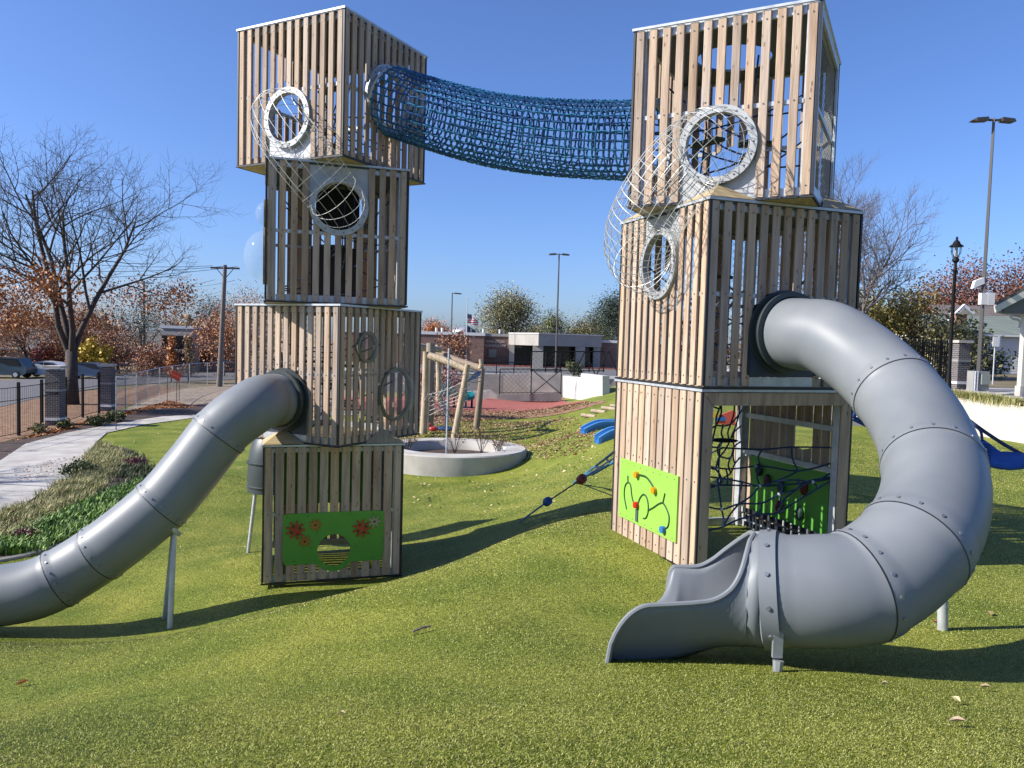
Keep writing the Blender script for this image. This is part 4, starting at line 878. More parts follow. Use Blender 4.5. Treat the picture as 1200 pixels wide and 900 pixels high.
b = P(1111, 457, 28.6); b.z = 2.45; t = thing('lamp_post', 'black ornamental lamp post in front of the black fence', 'lamp post', b); hh = P(1118, 277, 28.6).z - 2.45
prof = [(0, .16), (.25, .16), (.32, .11), (.6, .09), (.9, .07), (hh - 1.35, .055), (hh - 1.25, .10), (hh - 1.2, .06), (hh - .98, .05), (hh - .9, .12), (hh - .83, .12), (hh - .75, .06)]
MB().tube([(0, 0, z) for z, r in prof], [r for z, r in prof], 14).build('post', BLACK, t, smooth=True)
for k in range(4): a = k * PI / 2 + .4; MB().tube([Vector((.06 * math.cos(a), .06 * math.sin(a), hh - .78)), Vector((.19 * math.cos(a), .19 * math.sin(a), hh - .62)), Vector((.20 * math.cos(a), .20 * math.sin(a), hh - .36))], .012, 5).build('lantern_bar', BLACK, t)
prof = [(hh - .38, .24), (hh - .35, .24), (hh - .27, .13), (hh - .20, .11), (hh - .15, .06), (hh - .09, .03), (hh - .06, .05), (hh, .012)]
MB().tube([(0, 0, z) for z, r in prof], [r for z, r in prof], 14).build('lantern_roof', BLACK, t, smooth=True)
MB().cyl((0, 0, hh - .78), (0, 0, hh - .38), .06, 12, .05).build('lantern_glass', mat('frosted_glass', (.35, .36, .36), rough=.3), t, smooth=True)
# flagpole
b = P(546, 430, 90); b.z = TZ; t = thing('flagpole', 'flagpole with a striped flag above a navy flag beside the school', 'flagpole', b); hh = P(545, 347, 90).z - TZ
MB().tube([(0, 0, 0), (0, 0, hh)], [.07, .04], 8).build('pole', STEEL, t)
def flag(z0, L_, h_, m_, name):
    m = MB(); n = 10; vs = []
    for i in range(n + 1):
        s = i / n; dr = -.55 * s ** 1.1 * L_; 
        for j in (0, 1): vs.append((.05 + s * L_ * .85, .10 * math.sin(s * 8), z0 + dr - j * h_ * (1 - .35 * s)))
    m.add(vs, [(2 * i, 2 * i + 1, 2 * i + 3, 2 * i + 2) for i in range(n)]); m.mi = 0
    o = m.build(name, m_, t, smooth=True); md = o.modifiers.new('s', 'SOLIDIFY'); md.thickness = .01; return o
def stripe_mat():
    m = D.materials.new('striped_flag'); m.use_nodes = True; N = m.node_tree.nodes; L = m.node_tree.links; tc = N.new('ShaderNodeTexCoord'); wv = N.new('ShaderNodeTexWave'); wv.bands_direction = 'Z'; wv.inputs['Scale'].default_value = 1.2
    L.new(tc.outputs['Object'], wv.inputs[0]); cr = N.new('ShaderNodeValToRGB'); cr.color_ramp.interpolation = 'CONSTANT'; cr.color_ramp.elements[0].color = (.5, .06, .07, 1); cr.color_ramp.elements[1].position = .5; cr.color_ramp.elements[1].color = (.75, .72, .7, 1); L.new(wv.outputs[0], cr.inputs[0]); L.new(cr.outputs[0], N['Principled BSDF'].inputs['Base Color']); return m
flag(hh - 2.0, 1.5, 1.1, stripe_mat(), 'striped_flag'); flag(hh - 3.4, 1.2, 1.0, NAVY, 'navy_flag')
MB().box((.28, -.01, hh - 2.35), (.5, .05, .5)).build('flag_canton', NAVY, t)

# --- school
SBR = brick_mat('school_brick', (.155, .085, .062), (.21, .12, .09), (.19, .16, .135), .6, .2, .012)
PRC = mat('precast_concrete', (.36, .335, .30), (.43, .405, .37), .6, .85)
COP = mat('white_coping', (.72, .71, .68), rough=.6)
def sx(px, Y=90.): return P(px, 400, Y).x
t = thing('school_building', 'low brick and concrete school building with flat roof behind the playground', 'school')
ZR = P(600, 391, 90).z; Z0 = TZ
MB().bb((sx(400), 90, Z0), (sx(567), 112, ZR - .35)).build('brick_wall', SBR, t); MB().bb((sx(400), 89.9, ZR - .35), (sx(567) + .1, 112, ZR)).build('roof_coping', COP, t)
MB().bb((sx(567), 93, Z0), (sx(598, 93), 112, ZR - .35)).build('brick_wall', SBR, t); MB().bb((sx(567) + .11, 92.9, ZR - .35), (sx(598, 93), 112, ZR - .02)).build('roof_coping', PRC, t)
MB().bb((sx(700), 92, Z0), (sx(840), 112, ZR - .75)).build('brick_wall', SBR, t); MB().bb((sx(700), 91.9, ZR - .75), (sx(840), 112, ZR - .45)).build('roof_coping', COP, t)
x0, x1 = sx(598), sx(703)
xc = sx(631, 86.5); x0 = sx(596, 92); x1 = sx(704, 92)
MB().extrude([(x0, 92.5, ZR - 1.3), (xc, 86.5, ZR - 1.3), (x1, 91, ZR - 1.3), (x1, 100, ZR - 1.3), (x0, 100, ZR - 1.3)], (0, 0, 1.32)).build('porch_fascia', PRC, t); MB().extrude([(x0 - .05, 92.4, ZR + .02), (xc, 86.35, ZR + .02), (x1 + .1, 90.9, ZR + .02), (x1 + .1, 100.1, ZR + .02), (x0 - .05, 100.1, ZR + .02)], (0, 0, .12)).build('roof_coping', COP, t)
for a, b, yy in ((597, 603, 91.5), (625, 637, 87.2), (675, 686, 89.4), (696, 704, 91)): MB().bb((sx(a, yy), yy, Z0), (sx(b, yy), yy + .8, ZR - 1.303)).build('porch_column', PRC, t)
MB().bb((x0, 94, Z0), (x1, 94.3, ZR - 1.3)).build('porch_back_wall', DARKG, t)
w_ = MB().bb((sx(527), 89.9, ZR - 2.7), (sx(546), 90.05, ZR - 1.35)).build('window', DARKG, t); 
MB().bb((sx(526.4), 89.85, ZR - 2.75), (sx(546.6), 89.98, ZR - 2.7)).build('sill', COP, w_)
w_ = MB().bb((sx(573, 93), 92.9, Z0 + .9), (sx(582, 93), 93.05, Z0 + 1.9)).build('window', CONCD, t)
for px in (508, 515, 565, 585): MB().cyl((sx(px), 93, ZR), (sx(px), 93, ZR + .5), .14, 8).build('roof_vent', COP, t, smooth=True)
MB().sphere((sx(537), 97, ZR + .1), 1.3, 16, 8, (1, 1, .45)).build('roof_dome', STEEL, t, smooth=True)
def text(body, loc, size, rz=0, m_=COP, parent=None, name='lettering', align='LEFT'):
    c = D.curves.new(name, 'FONT'); c.body = body; c.size = size; c.extrude = .02; c.align_x = align; c.space_line = 1.1
    o = D.objects.new(name, c); COL.objects.link(o); o.location = loc; o.rotation_euler = (PI / 2, 0, rz); c.materials.append(m_); o.parent = parent
    dg = bpy.context.evaluated_depsgraph_get(); me = D.meshes.new_from_object(o.evaluated_get(dg)); D.objects.remove(o); return link(name, me, parent, loc) 
def text_mesh(body, loc, size, parent, m_, rz=0):
    c = D.curves.new('lettering', 'FONT'); c.body = body; c.size = size; c.extrude = .015; c.space_line = 1.15; o = D.objects.new('lettering_tmp', c); COL.objects.link(o)
    dg = bpy.context.evaluated_depsgraph_get(); me = D.meshes.new_from_object(o.evaluated_get(dg)); D.objects.remove(o); me.name = 'lettering'; me.materials.clear(); me.materials.append(m_)
    q = link('lettering', me, parent, loc); q.rotation_euler = (PI / 2, 0, rz); return q
text_mesh('TEMPLETON\nELEMENTARY  SCHOOL', (sx(568.5, 93), 92.97, ZR - 1.15), .42, t, COP)
t = thing('diamond_sign', 'yellow diamond warning sign on a post before the school window', 'road sign', P(533.5, 428, 88)); t.location.z = TZ
MB().cyl((0, 0, 0), (0, 0, 2.0), .03, 6).build('post', STEEL, t); MB().box((0, -.04, 2.2), (.6, .03, .6), R=Matrix.Rotation(PI / 4, 3, 'Y')).build('sign_plate', mat('sign_yellow', (.75, .42, .02), rough=.5), t)
m = MB(); m.tube([(0, -.07, 1.98), (0, -.07, 2.25)], .035, 5); m.sphere((0, -.07, 2.35), .06, 6, 4); m.build('pictogram', BLACK, t)
# --- ramp walls, white wall, fences at the school edge
t = thing('ramp_wall', 'pale concrete ramp and stair walls below the school terrace', 'retaining wall')
def wall_px(pts_top, pts_bot, Y, th, m_, name, par):
    a = [P(x, y, Y) for x, y in pts_top] + [P(x, y, Y) for x, y in pts_bot[::-1]]; a = [Vector((p.x, Y, p.z)) for p in a]; return MB().extrude(a, (0, th, 0)).build(name, m_, par)
wall_px([(583, 462), (658, 461)], [(583, 470), (658, 470)], 57.5, .35, CONCD, 'low_front_wall', t)
wall_px([(545, 459), (575, 457), (584, 463)], [(545, 470), (575, 470), (584, 470)], 57.9, .3, CONC, 'low_side_wall', t)
wall_px([(592, 438), (616, 438), (660, 438)], [(592, 466), (616, 466), (660, 466)], 61.5, .5, CONC, 'rear_wall', t)
wall_px([(590, 440), (596, 442), (621, 463)], [(590, 468), (596, 468), (621, 468)], 59.5, .3, mat('pale_stair_wall', (.42, .38, .31), (.5, .46, .38), 1, .85), 'stair_wall', t)
wall_px([(620, 436), (626, 436), (650, 458)], [(620, 468), (626, 468), (650, 468)], 60.4, .3, CONC, 'stair_wall', t)
wall_px([(400, 444), (592, 438)], [(400, 470), (592, 468)], 62.2, .4, CONCD, 'rear_wall', t)
t = thing('white_wall', 'bright white stepped concrete wall beside the red rubber surface', 'wall')
WW = mat('whitewashed_concrete', (.58, .57, .55), (.68, .67, .65), 1.5, .8, bump=.1); ww = [P(659.5, 440.5, 60), P(680.5, 442.5, 56.4), P(681, 437.5, 56.3), P(706, 440.5, 52), P(706, 466, 52), P(681, 476, 56.3), P(659.5, 470, 60)]
MB().extrude(ww, (.5, .15, 0)).build('wall_face', WW, t)
def railing(label, px0, px1, pyt, pyb, Y, n, name='railing', diag=False, mesh=False, mt=BLACK, cat='railing', r=.035, group=None, top=True):
    t = thing(name, label, cat, None or (0, 0, 0), 0, group)
    for i in range(n):
        px = px0 + (px1 - px0) * i / (n - 1); a_, b_ = P(px, pyt if not isinstance(pyt, tuple) else pyt[0] + (pyt[1] - pyt[0]) * i / (n - 1), Y), P(px, pyb if not isinstance(pyb, tuple) else pyb[0] + (pyb[1] - pyb[0]) * i / (n - 1), Y); b_.x = a_.x
        MB().cyl(b_, a_, r, 6).build('post', mt, t)
    g = lambda v, s: v if not isinstance(v, tuple) else v[s]
    A, B = P(px0, g(pyt, 0), Y), P(px1, g(pyt, 1), Y); A2, B2 = P(px0, g(pyb, 0), Y), P(px1, g(pyb, 1), Y)
    MB().tube([A, B], r, 5).build('top_rail', mt, t); MB().tube([A2 + Vector((0, 0, .1)), B2 + Vector((0, 0, .1))], r * .8, 5).build('bottom_rail', mt, t)
    if diag:
        MB().tube([A2, B], r, 5).build('diagonal_bar', mt, t); MB().tube([A, B2], r, 5).build('diagonal_bar', mt, t)
    if mesh:
        m = MB(); W_ = (B - A).length; hh = (A - A2).length; k = -hh; st = mesh
        while k < W_:
            for sg in (0, 1):
                s0, s1 = max(0, k) / W_, min(W_, k + hh) / W_
                if s1 <= s0: continue
                z0, z1 = (s0 * W_ - k) / hh, (s1 * W_ - k) / hh
                if sg: z0, z1 = 1 - z0, 1 - z1
                m.tube([A2.lerp(B2, s0).lerp(A.lerp(B, s0), z0), A2.lerp(B2, s1).lerp(A.lerp(B, s1), z1)], .006 if st < .3 else .008, 3, cap=False)
            k += st
        tag(m.build('chain_mesh', mt, t), kind='stuff')
    return t
railing('black railing with crossed bars in front of the concrete stairs', 623, 658, 433, 462, 57.0, 2, diag=True)
railing('black railing panel left of the crossed bar panel', 586, 623, 432.5, 462, 57.0, 2, mesh=.35)
railing('black mesh fence on the terrace edge in front of the school porch', 623, 708, 412, 436, 63.2, 6, 'mesh_fence', mesh=.4, cat='fence', r=.05)
railing('black mesh fence behind the log frame at the school edge', 500, 623, (424, 425), 440, 63.4, 7, 'mesh_fence', mesh=.45, cat='fence', r=.04)
for px in (672, 699): 
    t = thing('fence_brace', 'dark slanting fence brace %s' % ('left of the small green bush' if px == 672 else 'nearest the right tower'), 'fence brace'); MB().tube([P(px, 439, 62.8), P(px + 14, 411, 62.8)], .05, 5).build('bar', BLACK, t); MB().tube([P(px + 25, 438, 62.8), P(px + 14, 411, 62.8)], .05, 5).build('bar', BLACK, t)
p = P(672, 440, 64); p.z = TZ; t = thing('small_bush', 'small pale green bush on the terrace edge behind the white wall', 'bush', p); MB().tube([(0, 0, 0), (0, 0, .8)], [.04, .02], 5).build('stem', BARK, t)
leaf_cloud('leaves', [Vector((random.uniform(-.5, .5), random.uniform(-.3, .3), random.uniform(.2, 1.3))) for _ in range(20)], 500, .18, .1, LGRN, t, 3)
wall_px([(540, 461), (570, 459)], [(540, 470), (570, 470)], 56.5, .2, CONC, 'x', None).name = 'low_kerb_wall'; tag(D.objects['low_kerb_wall'], 'short pale concrete kerb wall beside the red rubber', 'wall')
#LEFT SIDE THINGS
FP = 'black fence posts along the left path'
t = thing('mesh_fence', 'black steel mesh fence along the path at the left', 'fence')
posts = [(-75, 530, 24), (-25, 520, 27), (22, 511, 30), (49, 504, 32.5), (77, 497, 35), (97, 490, 37), (116, 485, 39.3)]
fp = [G(px, py, 15) for px, py, Y in posts]
for p in fp: MB().box((p.x, p.y, p.z + 1.05), (.09, .09, 2.2)).build('post', BLACK, t)
for a, b in zip(fp[:-1], fp[1:]):
    for z in (.12, 1.45, 1.95): MB().tube([a + Vector((0, 0, z)), b + Vector((0, 0, z))], .014, 4).build('rail', BLACK, t)
    n_ = int((b - a).length / .16); m = MB()
    for i in range(1, n_): q = a.lerp(b, i / n_); m.tube([q + Vector((0, 0, .1)), q + Vector((0, 0, 1.98))], .005, 3, cap=False)
    tag(m.build('vertical_wires', BLACK, t), kind='stuff')
PBR = brick_mat('pillar_brick', (.045, .038, .038), (.085, .07, .068), (.22, .205, .195), .22, .085, .010)  # brick base colour darkened evenly to carry the shade on the camera-facing side
def pillar(label, px, py, Y, w_, h_, cap=True, z=None):
    p = G(px, py, 15) if z is None else Vector((P(px, py, Y).x, Y, z)); t = thing('brick_pillar', label, 'pillar', p, .1, 'dark brick fence pillars')
    MB().box((0, 0, h_ / 2 - .1), (w_, w_, h_ + .1)).build('shaft', PBR, t); MB().box((0, 0, .30), (w_ + .06, w_ + .06, .12)).build('base_band', WHITE, t); MB().box((0, 0, h_ * .62), (w_ + .05, w_ + .05, .10)).build('middle_band', CONCD, t)
    if cap: MB().extrude([(-w_ / 2 - .07, -w_ / 2 - .07, h_), (w_ / 2 + .07, -w_ / 2 - .07, h_), (w_ / 2 + .07, w_ / 2 + .07, h_), (-w_ / 2 - .07, w_ / 2 + .07, h_)], (0, 0, .12)).build('cap', CONC, t)
pillar('nearer brick pillar with a pale cap on the fence at the left', 65, 499, 34, .60, 2.55)
pillar('farther brick pillar right of the maple trunk', 126, 482, 40, .58, 2.4)
pillar('brick pillar behind the black lamp post at the right', 1123, 456, 34, .55, 2.05, z=2.45)
t = thing('chain_link_fence', 'grey chain link fence curving away behind the path toward the left tower', 'fence')
cl = [(136, 487, 437), (147, 481, 437), (160, 477, 436), (173, 470, 435), (187, 464, 433), (202, 460, 432), (222, 455, 430), (243, 452, 430), (262, 450, 430), (300, 449, 429), (345, 448, 428)]
cp_ = [(G(a, b, 20), c) for a, b, c in cl]; pts_ = []
for p, c in cp_: top = P(0, 0, p.y); hh = 1.9; MB().cyl(p - Vector((0, 0, .1)), p + Vector((0, 0, hh)), .035, 6).build('post', STEEL, t); pts_.append((p, p + Vector((0, 0, hh))))
for (a, a2), (b, b2) in zip(pts_[:-1], pts_[1:]):
    MB().tube([a2, b2], .025, 4).build('top_rail', STEEL, t); m = MB(); n_ = int((b - a).length / .22)
    for i in range(n_): 
        m.tube([a.lerp(b, i / n_), a2.lerp(b2, (i + 1) / n_)], .006, 3, cap=False); m.tube([a2.lerp(b2, i / n_), a.lerp(b, (i + 1) / n_)], .006, 3, cap=False)
    for z in (.2, .4, .6, .8): m.tube([a.lerp(a2, z), b.lerp(b2, z)], .005, 3, cap=False)
    tag(m.build('chain_mesh', CONCD, t), kind='stuff')
p = P(206, 440, 44); t = thing('orange_flag', 'orange warning flag diamond fixed to the chain link fence', 'flag', p); MB().box((0, 0, 0), (.62, .03, .46), R=Matrix.Rotation(.5, 3, 'Y')).build('cloth', mat('orange_cloth', (.75, .10, .04), rough=.7), t); MB().cyl((.05, .02, -.1), (.05, .02, -1.8), .02, 5).build('stick', BARK, t)
for px, py in ((210, 470), (196, 472), (136, 505)):
    p = G(px, py, 15); t = thing('stake', {210: 'thin metal stake under the orange flag', 196: 'thin metal stake left of the orange flag', 136: 'short thin stake beside the far brick pillar'}[px], 'stake', p); MB().cyl((0, 0, -.1), (0, 0, 1.6 if px > 140 else .9), .02, 5).build('rod', GRP, t)
# cars
CARG = mat('car_glass', (.01, .012, .015), rough=.5, spec=.2)
def car(label, loc, rz, paint, L_=4.5, hgt=1.45, suv=False, name='parked_car', cat='car'):
    t = thing(name, label, cat, loc, rz, 'cars parked along the street'); h0 = .35; hb = .85 if not suv else 1.0
    prof = [(-L_ / 2, .45), (-L_ / 2 + .05, hb - .08), (-L_ / 2 + .9, hb), (-L_ / 2 + 1.6, hgt - .06), (-.1, hgt), (L_ / 2 - 1.3 if not suv else L_ / 2 - .6, hgt - .1), (L_ / 2 - .55 if not suv else L_ / 2 - .15, hb + .05), (L_ / 2 - .02, hb - .05), (L_ / 2, .45), (L_ / 2 - .3, .28), (-L_ / 2 + .3, .28)]
    n = len(prof); m = MB(); vs = []
    for y, ins in ((-.88, 0), (-.80, 1), (.80, 1), (.88, 0)):
        for x, z in prof: vs.append((x * (.985 if z > hb + .02 and not ins else 1), y if (z <= hb + .02) == (ins == 0) or ins else y * .80 if z > hb + .02 else y, z if not ins else z + .02))
    m.add(vs, [tuple(range(n))[::-1], tuple(3 * n + i for i in range(n))] + [(a * n + i, a * n + (i + 1) % n, (a + 1) * n + (i + 1) % n, (a + 1) * n + i) for a in range(3) for i in range(n)])
    m.build('body', paint, t, smooth=True)
    for s in (-1, 1):
        MB().extrude([(-L_ / 2 + 1.15, s * .775, hb + .04), (-L_ / 2 + 1.7, s * .735, hgt - .14), (0, s * .735, hgt - .12), (0, s * .775, hb + .04)], (0, s * .02, 0)).build('window', CARG, t)
        MB().extrude([(.08, s * .775, hb + .04), (.08, s * .735, hgt - .12), (L_ / 2 - (1.4 if not suv else .8), s * .735, hgt - .18), (L_ / 2 - (.95 if not suv else .5), s * .775, hb + .04)], (0, s * .02, 0)).build('window', CARG, t)
        for x in (-L_ / 2 + .85, L_ / 2 - .85):
            w_ = MB().cyl((x, s * .72, .33), (x, s * .92, .33), .33, 18).build('wheel', RUBR, t, smooth=True); MB().cyl((x, s * .92, .33), (x, s * .935, .33), .19, 12).build('rim', STEEL, w_)
        MB().box((-L_ / 2 + .03, s * .62, hb - .2), (.08, .3, .13)).build('headlight', GLASS if False else WHITE, t)
    MB().extrude([(-L_ / 2 + .93, -.66, hb + .035), (-L_ / 2 + .93, .66, hb + .035), (-L_ / 2 + 1.55, .6, hgt - .05), (-L_ / 2 + 1.55, -.6, hgt - .05)], (-.03, 0, .03)).build('windscreen', DARKG, t)
    return t
car('white parked car peeking out left of the pale capped pillar', gp_(56, 68), .06, mat('white_car_paint', (.75, .76, .78), rough=.25, coat=.5))
car('dark blue parked car right of the maple trunk', gp_(104, 68), .04, mat('blue_car_paint', (.03, .05, .09), rough=.25, coat=.5))
car('dark green sport utility vehicle parked at the left edge', gp_(4, 66), .06, mat('dark_car_paint', (.02, .035, .035), rough=.25, coat=.5), 4.7, 1.8, True)
# buildings across the street
STN = brick_mat('grey_stone', (.20, .20, .20), (.28, .275, .27), (.3, .29, .28), .8, .35, .02); ROOF = mat('grey_shingles', (.10, .095, .095), (.17, .16, .155), 5, .9)
def block_b(label, x0, x1, Y, ytop, m_, depth=12, wins=(), gable=0, z0=-.3, name='building', cat='building', wm=DARKG, cop=None):
    A = P(x0, 430, Y); B = P(x1, 430, Y); zt = P((x0 + x1) / 2, ytop, Y).z; t = thing(name, label, cat, ((A.x + B.x) / 2, Y, z0)); W_ = B.x - A.x; hh = zt - z0
    MB().bb((-W_ / 2, 0, -.3), (W_ / 2, depth, hh)).build('wall', m_, t)
    if gable: 
        MB().extrude([(-W_ / 2 - .4, -.4, hh + .01), (W_ / 2 + .4, -.4, hh + .01), (W_ / 2 + .4, depth / 2, hh + gable), (-W_ / 2 - .4, depth / 2, hh + gable)], (0, 0, .15)).build('roof', ROOF, t)
        MB().extrude([(-W_ / 2 - .4, depth + .4, hh + .01), (W_ / 2 + .4, depth + .4, hh + .01), (W_ / 2 + .4, depth / 2, hh + gable), (-W_ / 2 - .4, depth / 2, hh + gable)], (0, 0, .15)).build('roof', ROOF, t)
        for s in (-1, 1): MB().extrude([(s * (W_ / 2 - .01), 0, hh), (s * (W_ / 2 - .01), depth, hh), (s * (W_ / 2 - .01), depth / 2, hh + gable)], (-s * .1, 0, 0)).build('gable', m_, t)
    else: MB().bb((-W_ / 2 - .1, -.1, hh), (W_ / 2 + .1, depth, hh + .3)).build('coping', cop or STEEL, t)
    for (u, v, ww, wh) in wins:
        w_ = MB().bb((u * W_ - ww / 2, -.03, v * hh), (u * W_ + ww / 2, .1, v * hh + wh)).build('window', wm, t); MB().bb((u * W_ - ww / 2 - .1, -.1, v * hh - .1), (u * W_ + ww / 2 + .1, .02, v * hh)).build('sill', STEEL, w_)
    return t
block_b('grey stone building with dark windows behind the conical trees', 190, 226, 84, 385, STN, 14, [(-.38, .52, .9, 1.5), (-.1, .52, .9, 1.5), (.18, .52, .9, 1.5), (.42, .52, .6, 1.5), (-.1, .1, .9, 1.7), (.2, .1, 1.0, 2.0)])
block_b('dark red brick building left of the utility pole', 226, 252, 86, 409, brick_mat('dark_brick', (.11, .05, .045), (.16, .08, .065), (.2, .17, .15), .5, .2, .012), 10, [(-.2, .3, .9, 1.6), (.15, .3, .9, 1.6)])
block_b('low house with grey roof behind the maple branches at the left', -60, 60, 88, 410, mat('brown_siding', (.20, .15, .12), (.26, .20, .16), 3, .8), 12, [(-.3, .3, 1.4, 1.3), (0, .3, 1.4, 1.3), (.3, .3, 1.4, 1.3)], 2.6, name='house', cat='house')
block_b('long low house with grey roof behind the street trees', 62, 186, 94, 412, mat('grey_siding', (.28, .26, .25), (.34, .32, .3), 3, .8), 12, [(-.35, .3, 1.4, 1.3), (-.1, .3, 1.4, 1.3), (.15, .3, 1.4, 1.3), (.38, .3, 1.2, 1.3)], 2.4, name='house', cat='house')
# plants in the bed
def blades(name, pts, n, h, w_, mt, lean=.5, spread=.12, parent=None, seed=1):
    rg = np.random.default_rng(seed); C_ = np.array(pts); idx = rg.integers(0, len(C_), n); b = C_[idx] + np.concatenate([rg.normal(0, spread, (n, 2)), np.zeros((n, 1))], 1)
    a = rg.uniform(0, 2 * PI, n); d = np.stack([np.cos(a), np.sin(a), np.zeros(n)], 1); sd = np.stack([-np.sin(a), np.cos(a), np.zeros(n)], 1); hh = h * rg.uniform(.5, 1.2, (n, 1)); ll = lean * rg.uniform(.2, 1.2, (n, 1))
    up = np.array([[0, 0, 1.]]); p1 = b + up * hh * .6 + d * hh * ll * .35; p2 = b + up * hh * (1 - .25 * ll) + d * hh * ll; ww = w_ * rg.uniform(.6, 1.2, (n, 1))
    V = np.stack([b - sd * ww * .6, b + sd * ww * .6, p1 + sd * ww, p1 - sd * ww, p2, p2 + sd * ww * .05], 1).reshape(-1, 3); k = np.arange(n)[:, None] * 6
    Fc = np.concatenate([k + np.array([[0, 1, 2, 3]]), k + np.array([[3, 2, 5, 4]])]); return np_obj(name, V, Fc, mt, parent)
def scatter(poly, n, seed=0):
    rg = np.random.default_rng(seed); P2 = np.array(poly); q = np.stack([rg.uniform(P2[:, 0].min(), P2[:, 0].max(), n * 4), rg.uniform(P2[:, 1].min(), P2[:, 1].max(), n * 4)], 1); q = q[inside(q, P2)][:n]; return np.column_stack([q, gz(q[:, 0], q[:, 1])])
TANG_ = leafm('tan_grass', (.17, .20, .05), (.66, .56, .26), (.38, .38, .12)); STRAP = leafm('strap_leaves', (.06, .15, .015), (.30, .46, .08), (.14, .28, .035)); 
sc = scatter(GPT((118, 521, 12), (100, 540, 12), (80, 563, 12), (45, 586, 12), (0, 606, 12), (-50, 628, 12), (-30, 650, 12), (20, 632, 12), (70, 605, 12), (120, 575, 12), (150, 545, 12), (140, 528, 12)), 420, 3)
tag(blades('tan_bed_grass', sc, 16000, .26, .006, TANG_, .8, .10), 'shaggy tan and green grass clumps along the concrete path', 'grass', kind='stuff')
sc = scatter(GPT((85, 600, 12), (120, 582, 12), (165, 566, 12), (172, 575, 12), (140, 600, 12), (95, 628, 12), (50, 648, 12), (0, 652, 12), (-40, 650, 12), (10, 630, 12)), 300, 4)
tag(blades('strap_leaf_plants', sc, 6500, .22, .015, STRAP, .7, .10), 'bright green strap leaved plants below the tan grasses', 'plants', kind='stuff')
sc = scatter(GPT((130, 545, 12), (150, 532, 12), (178, 548, 12), (180, 562, 12), (150, 574, 12)), 80, 5)
tag(blades('dark_bed_plants', sc, 2600, .24, .010, LGRN, .7, .12), 'dark leafy plants at the upper end of the bed', 'plants', kind='stuff')
def bush(label, px, py, r, leaf, n, ls=.05, name='bush', h=1.0, y0=12):
    p = G(px, py, y0); t = thing(name, label, 'bush', p); m = MB()
    for k in range(5): a = k * 1.3; m.tube([(0, 0, -.05), (r * .3 * math.cos(a), r * .3 * math.sin(a), r * h * .5), (r * .7 * math.cos(a), r * .7 * math.sin(a), r * h)], [.014, .01, .004], 4, cap=False)
    m.build('stems', BARK, t); leaf_cloud('leaves', [Vector((random.gauss(0, .42) * r, random.gauss(0, .42) * r, abs(random.gauss(.5, .28)) * r * h + .03)) for _ in range(40)], n, r * .12, ls, leaf, t, int(px)); return t
CRIM = leafm('purple_leaves', (.07, .012, .03), (.30, .06, .10), (.05, .06, .02))
bush('dark bush with crimson seed heads at the path edge', 96, 556, .5, LGRN, 1500, .04, h=.6); bush('low reddish bush on the bed nearest the tube slide joint', 160, 548, .4, CRIM, 800, .035, h=.6)
bush('purple flowering clump at the lower end of the bed', 30, 634, .32, CRIM, 700, .025, h=.7); bush('small green shrub between the two brick pillars', 114, 500, .5, LGRN, 900, .06, h=.8); bush('green shrub at the foot of the far pillar', 134, 494, .5, LGRN, 900, .06, h=.9)
bush('small shrub beside the pale capped pillar base', 74, 503, .35, LGRN, 500, .06); bush('small shrub at the foot of the second fence post', 46, 508, .35, LOLV, 500, .06)
t = thing('kerb_edging', 'pale concrete edging strip below the planted bed', 'edging'); ed = [G(px, py, 11) for px, py in ((-40, 662), (0, 659), (30, 653), (55, 646), (90, 634), (120, 622))]
MB().tube([p + Vector((0, 0, .02)) for p in ed], .05, 6).build('strip', CONC, t, smooth=True)

#MIDDLE: planter, log frame, play bits
Yc = 26.6; pc = P(530, 527, Yc); zg = -.3
t = thing('round_planter', 'large round concrete planter ring beyond the left tower', 'planter', (pc.x, pc.y, g1(pc.x, pc.y) - .02)); RO = (P(617, 527, Yc).x - pc.x); zt = .62
m = MB(); n = 72; prof = [(RO, -.2), (RO, zt - .04), (RO - .04, zt), (RO - .72, zt), (RO - .76, zt - .04), (RO - .8, .1)]; vs = [(r * math.cos(2 * PI * k / n), r * .92 * math.sin(2 * PI * k / n), z) for r, z in prof for k in range(n)]
m.add(vs, [(i * n + k, i * n + (k + 1) % n, (i + 1) * n + (k + 1) % n, (i + 1) * n + k) for i in range(len(prof) - 1) for k in range(n)]).build('ring_wall', CONC, t, smooth=True)
m = MB(); m.add([(0, 0, .3)] + [((RO - .78) * math.cos(2 * PI * k / n), (RO - .78) * .92 * math.sin(2 * PI * k / n), .28) for k in range(n)], [(0, 1 + k, 1 + (k + 1) % n) for k in range(n)]).build('soil', SOIL, t)
def twig(label, dx, dy, r, seed, z=.28):
    rr = random.Random(seed); t2 = thing('dry_plant', label, 'plant', (pc.x + dx, pc.y + dy, g1(pc.x, pc.y) + z)); m = MB(); tips = []
    for k in range(14): a = rr.uniform(0, 6.28); e_ = Vector((math.cos(a) * r * rr.uniform(.2, .6), math.sin(a) * r * rr.uniform(.2, .6), r * rr.uniform(.7, 1.2))); m.tube([(0, 0, 0), e_ * .6 + Vector((0, 0, .03)), e_], .007, 3, cap=False); tips.append(e_); tips.append(e_ * .75)
    m.build('stems', BARK, t2); leaf_cloud('seed_heads', tips, 320, .05, .03, LTAN, t2, seed)
twig('dry brown plant in the planter against the left tower', -1.55, -.2, .8, 1); twig('dry brown plant in the planter behind the thin stake', .05, .5, .8, 2); twig('widest dry plant on the right in the planter', 1.0, .6, .8, 3); twig('smaller dry plant right of the widest one in the planter', 1.6, .75, .55, 4)
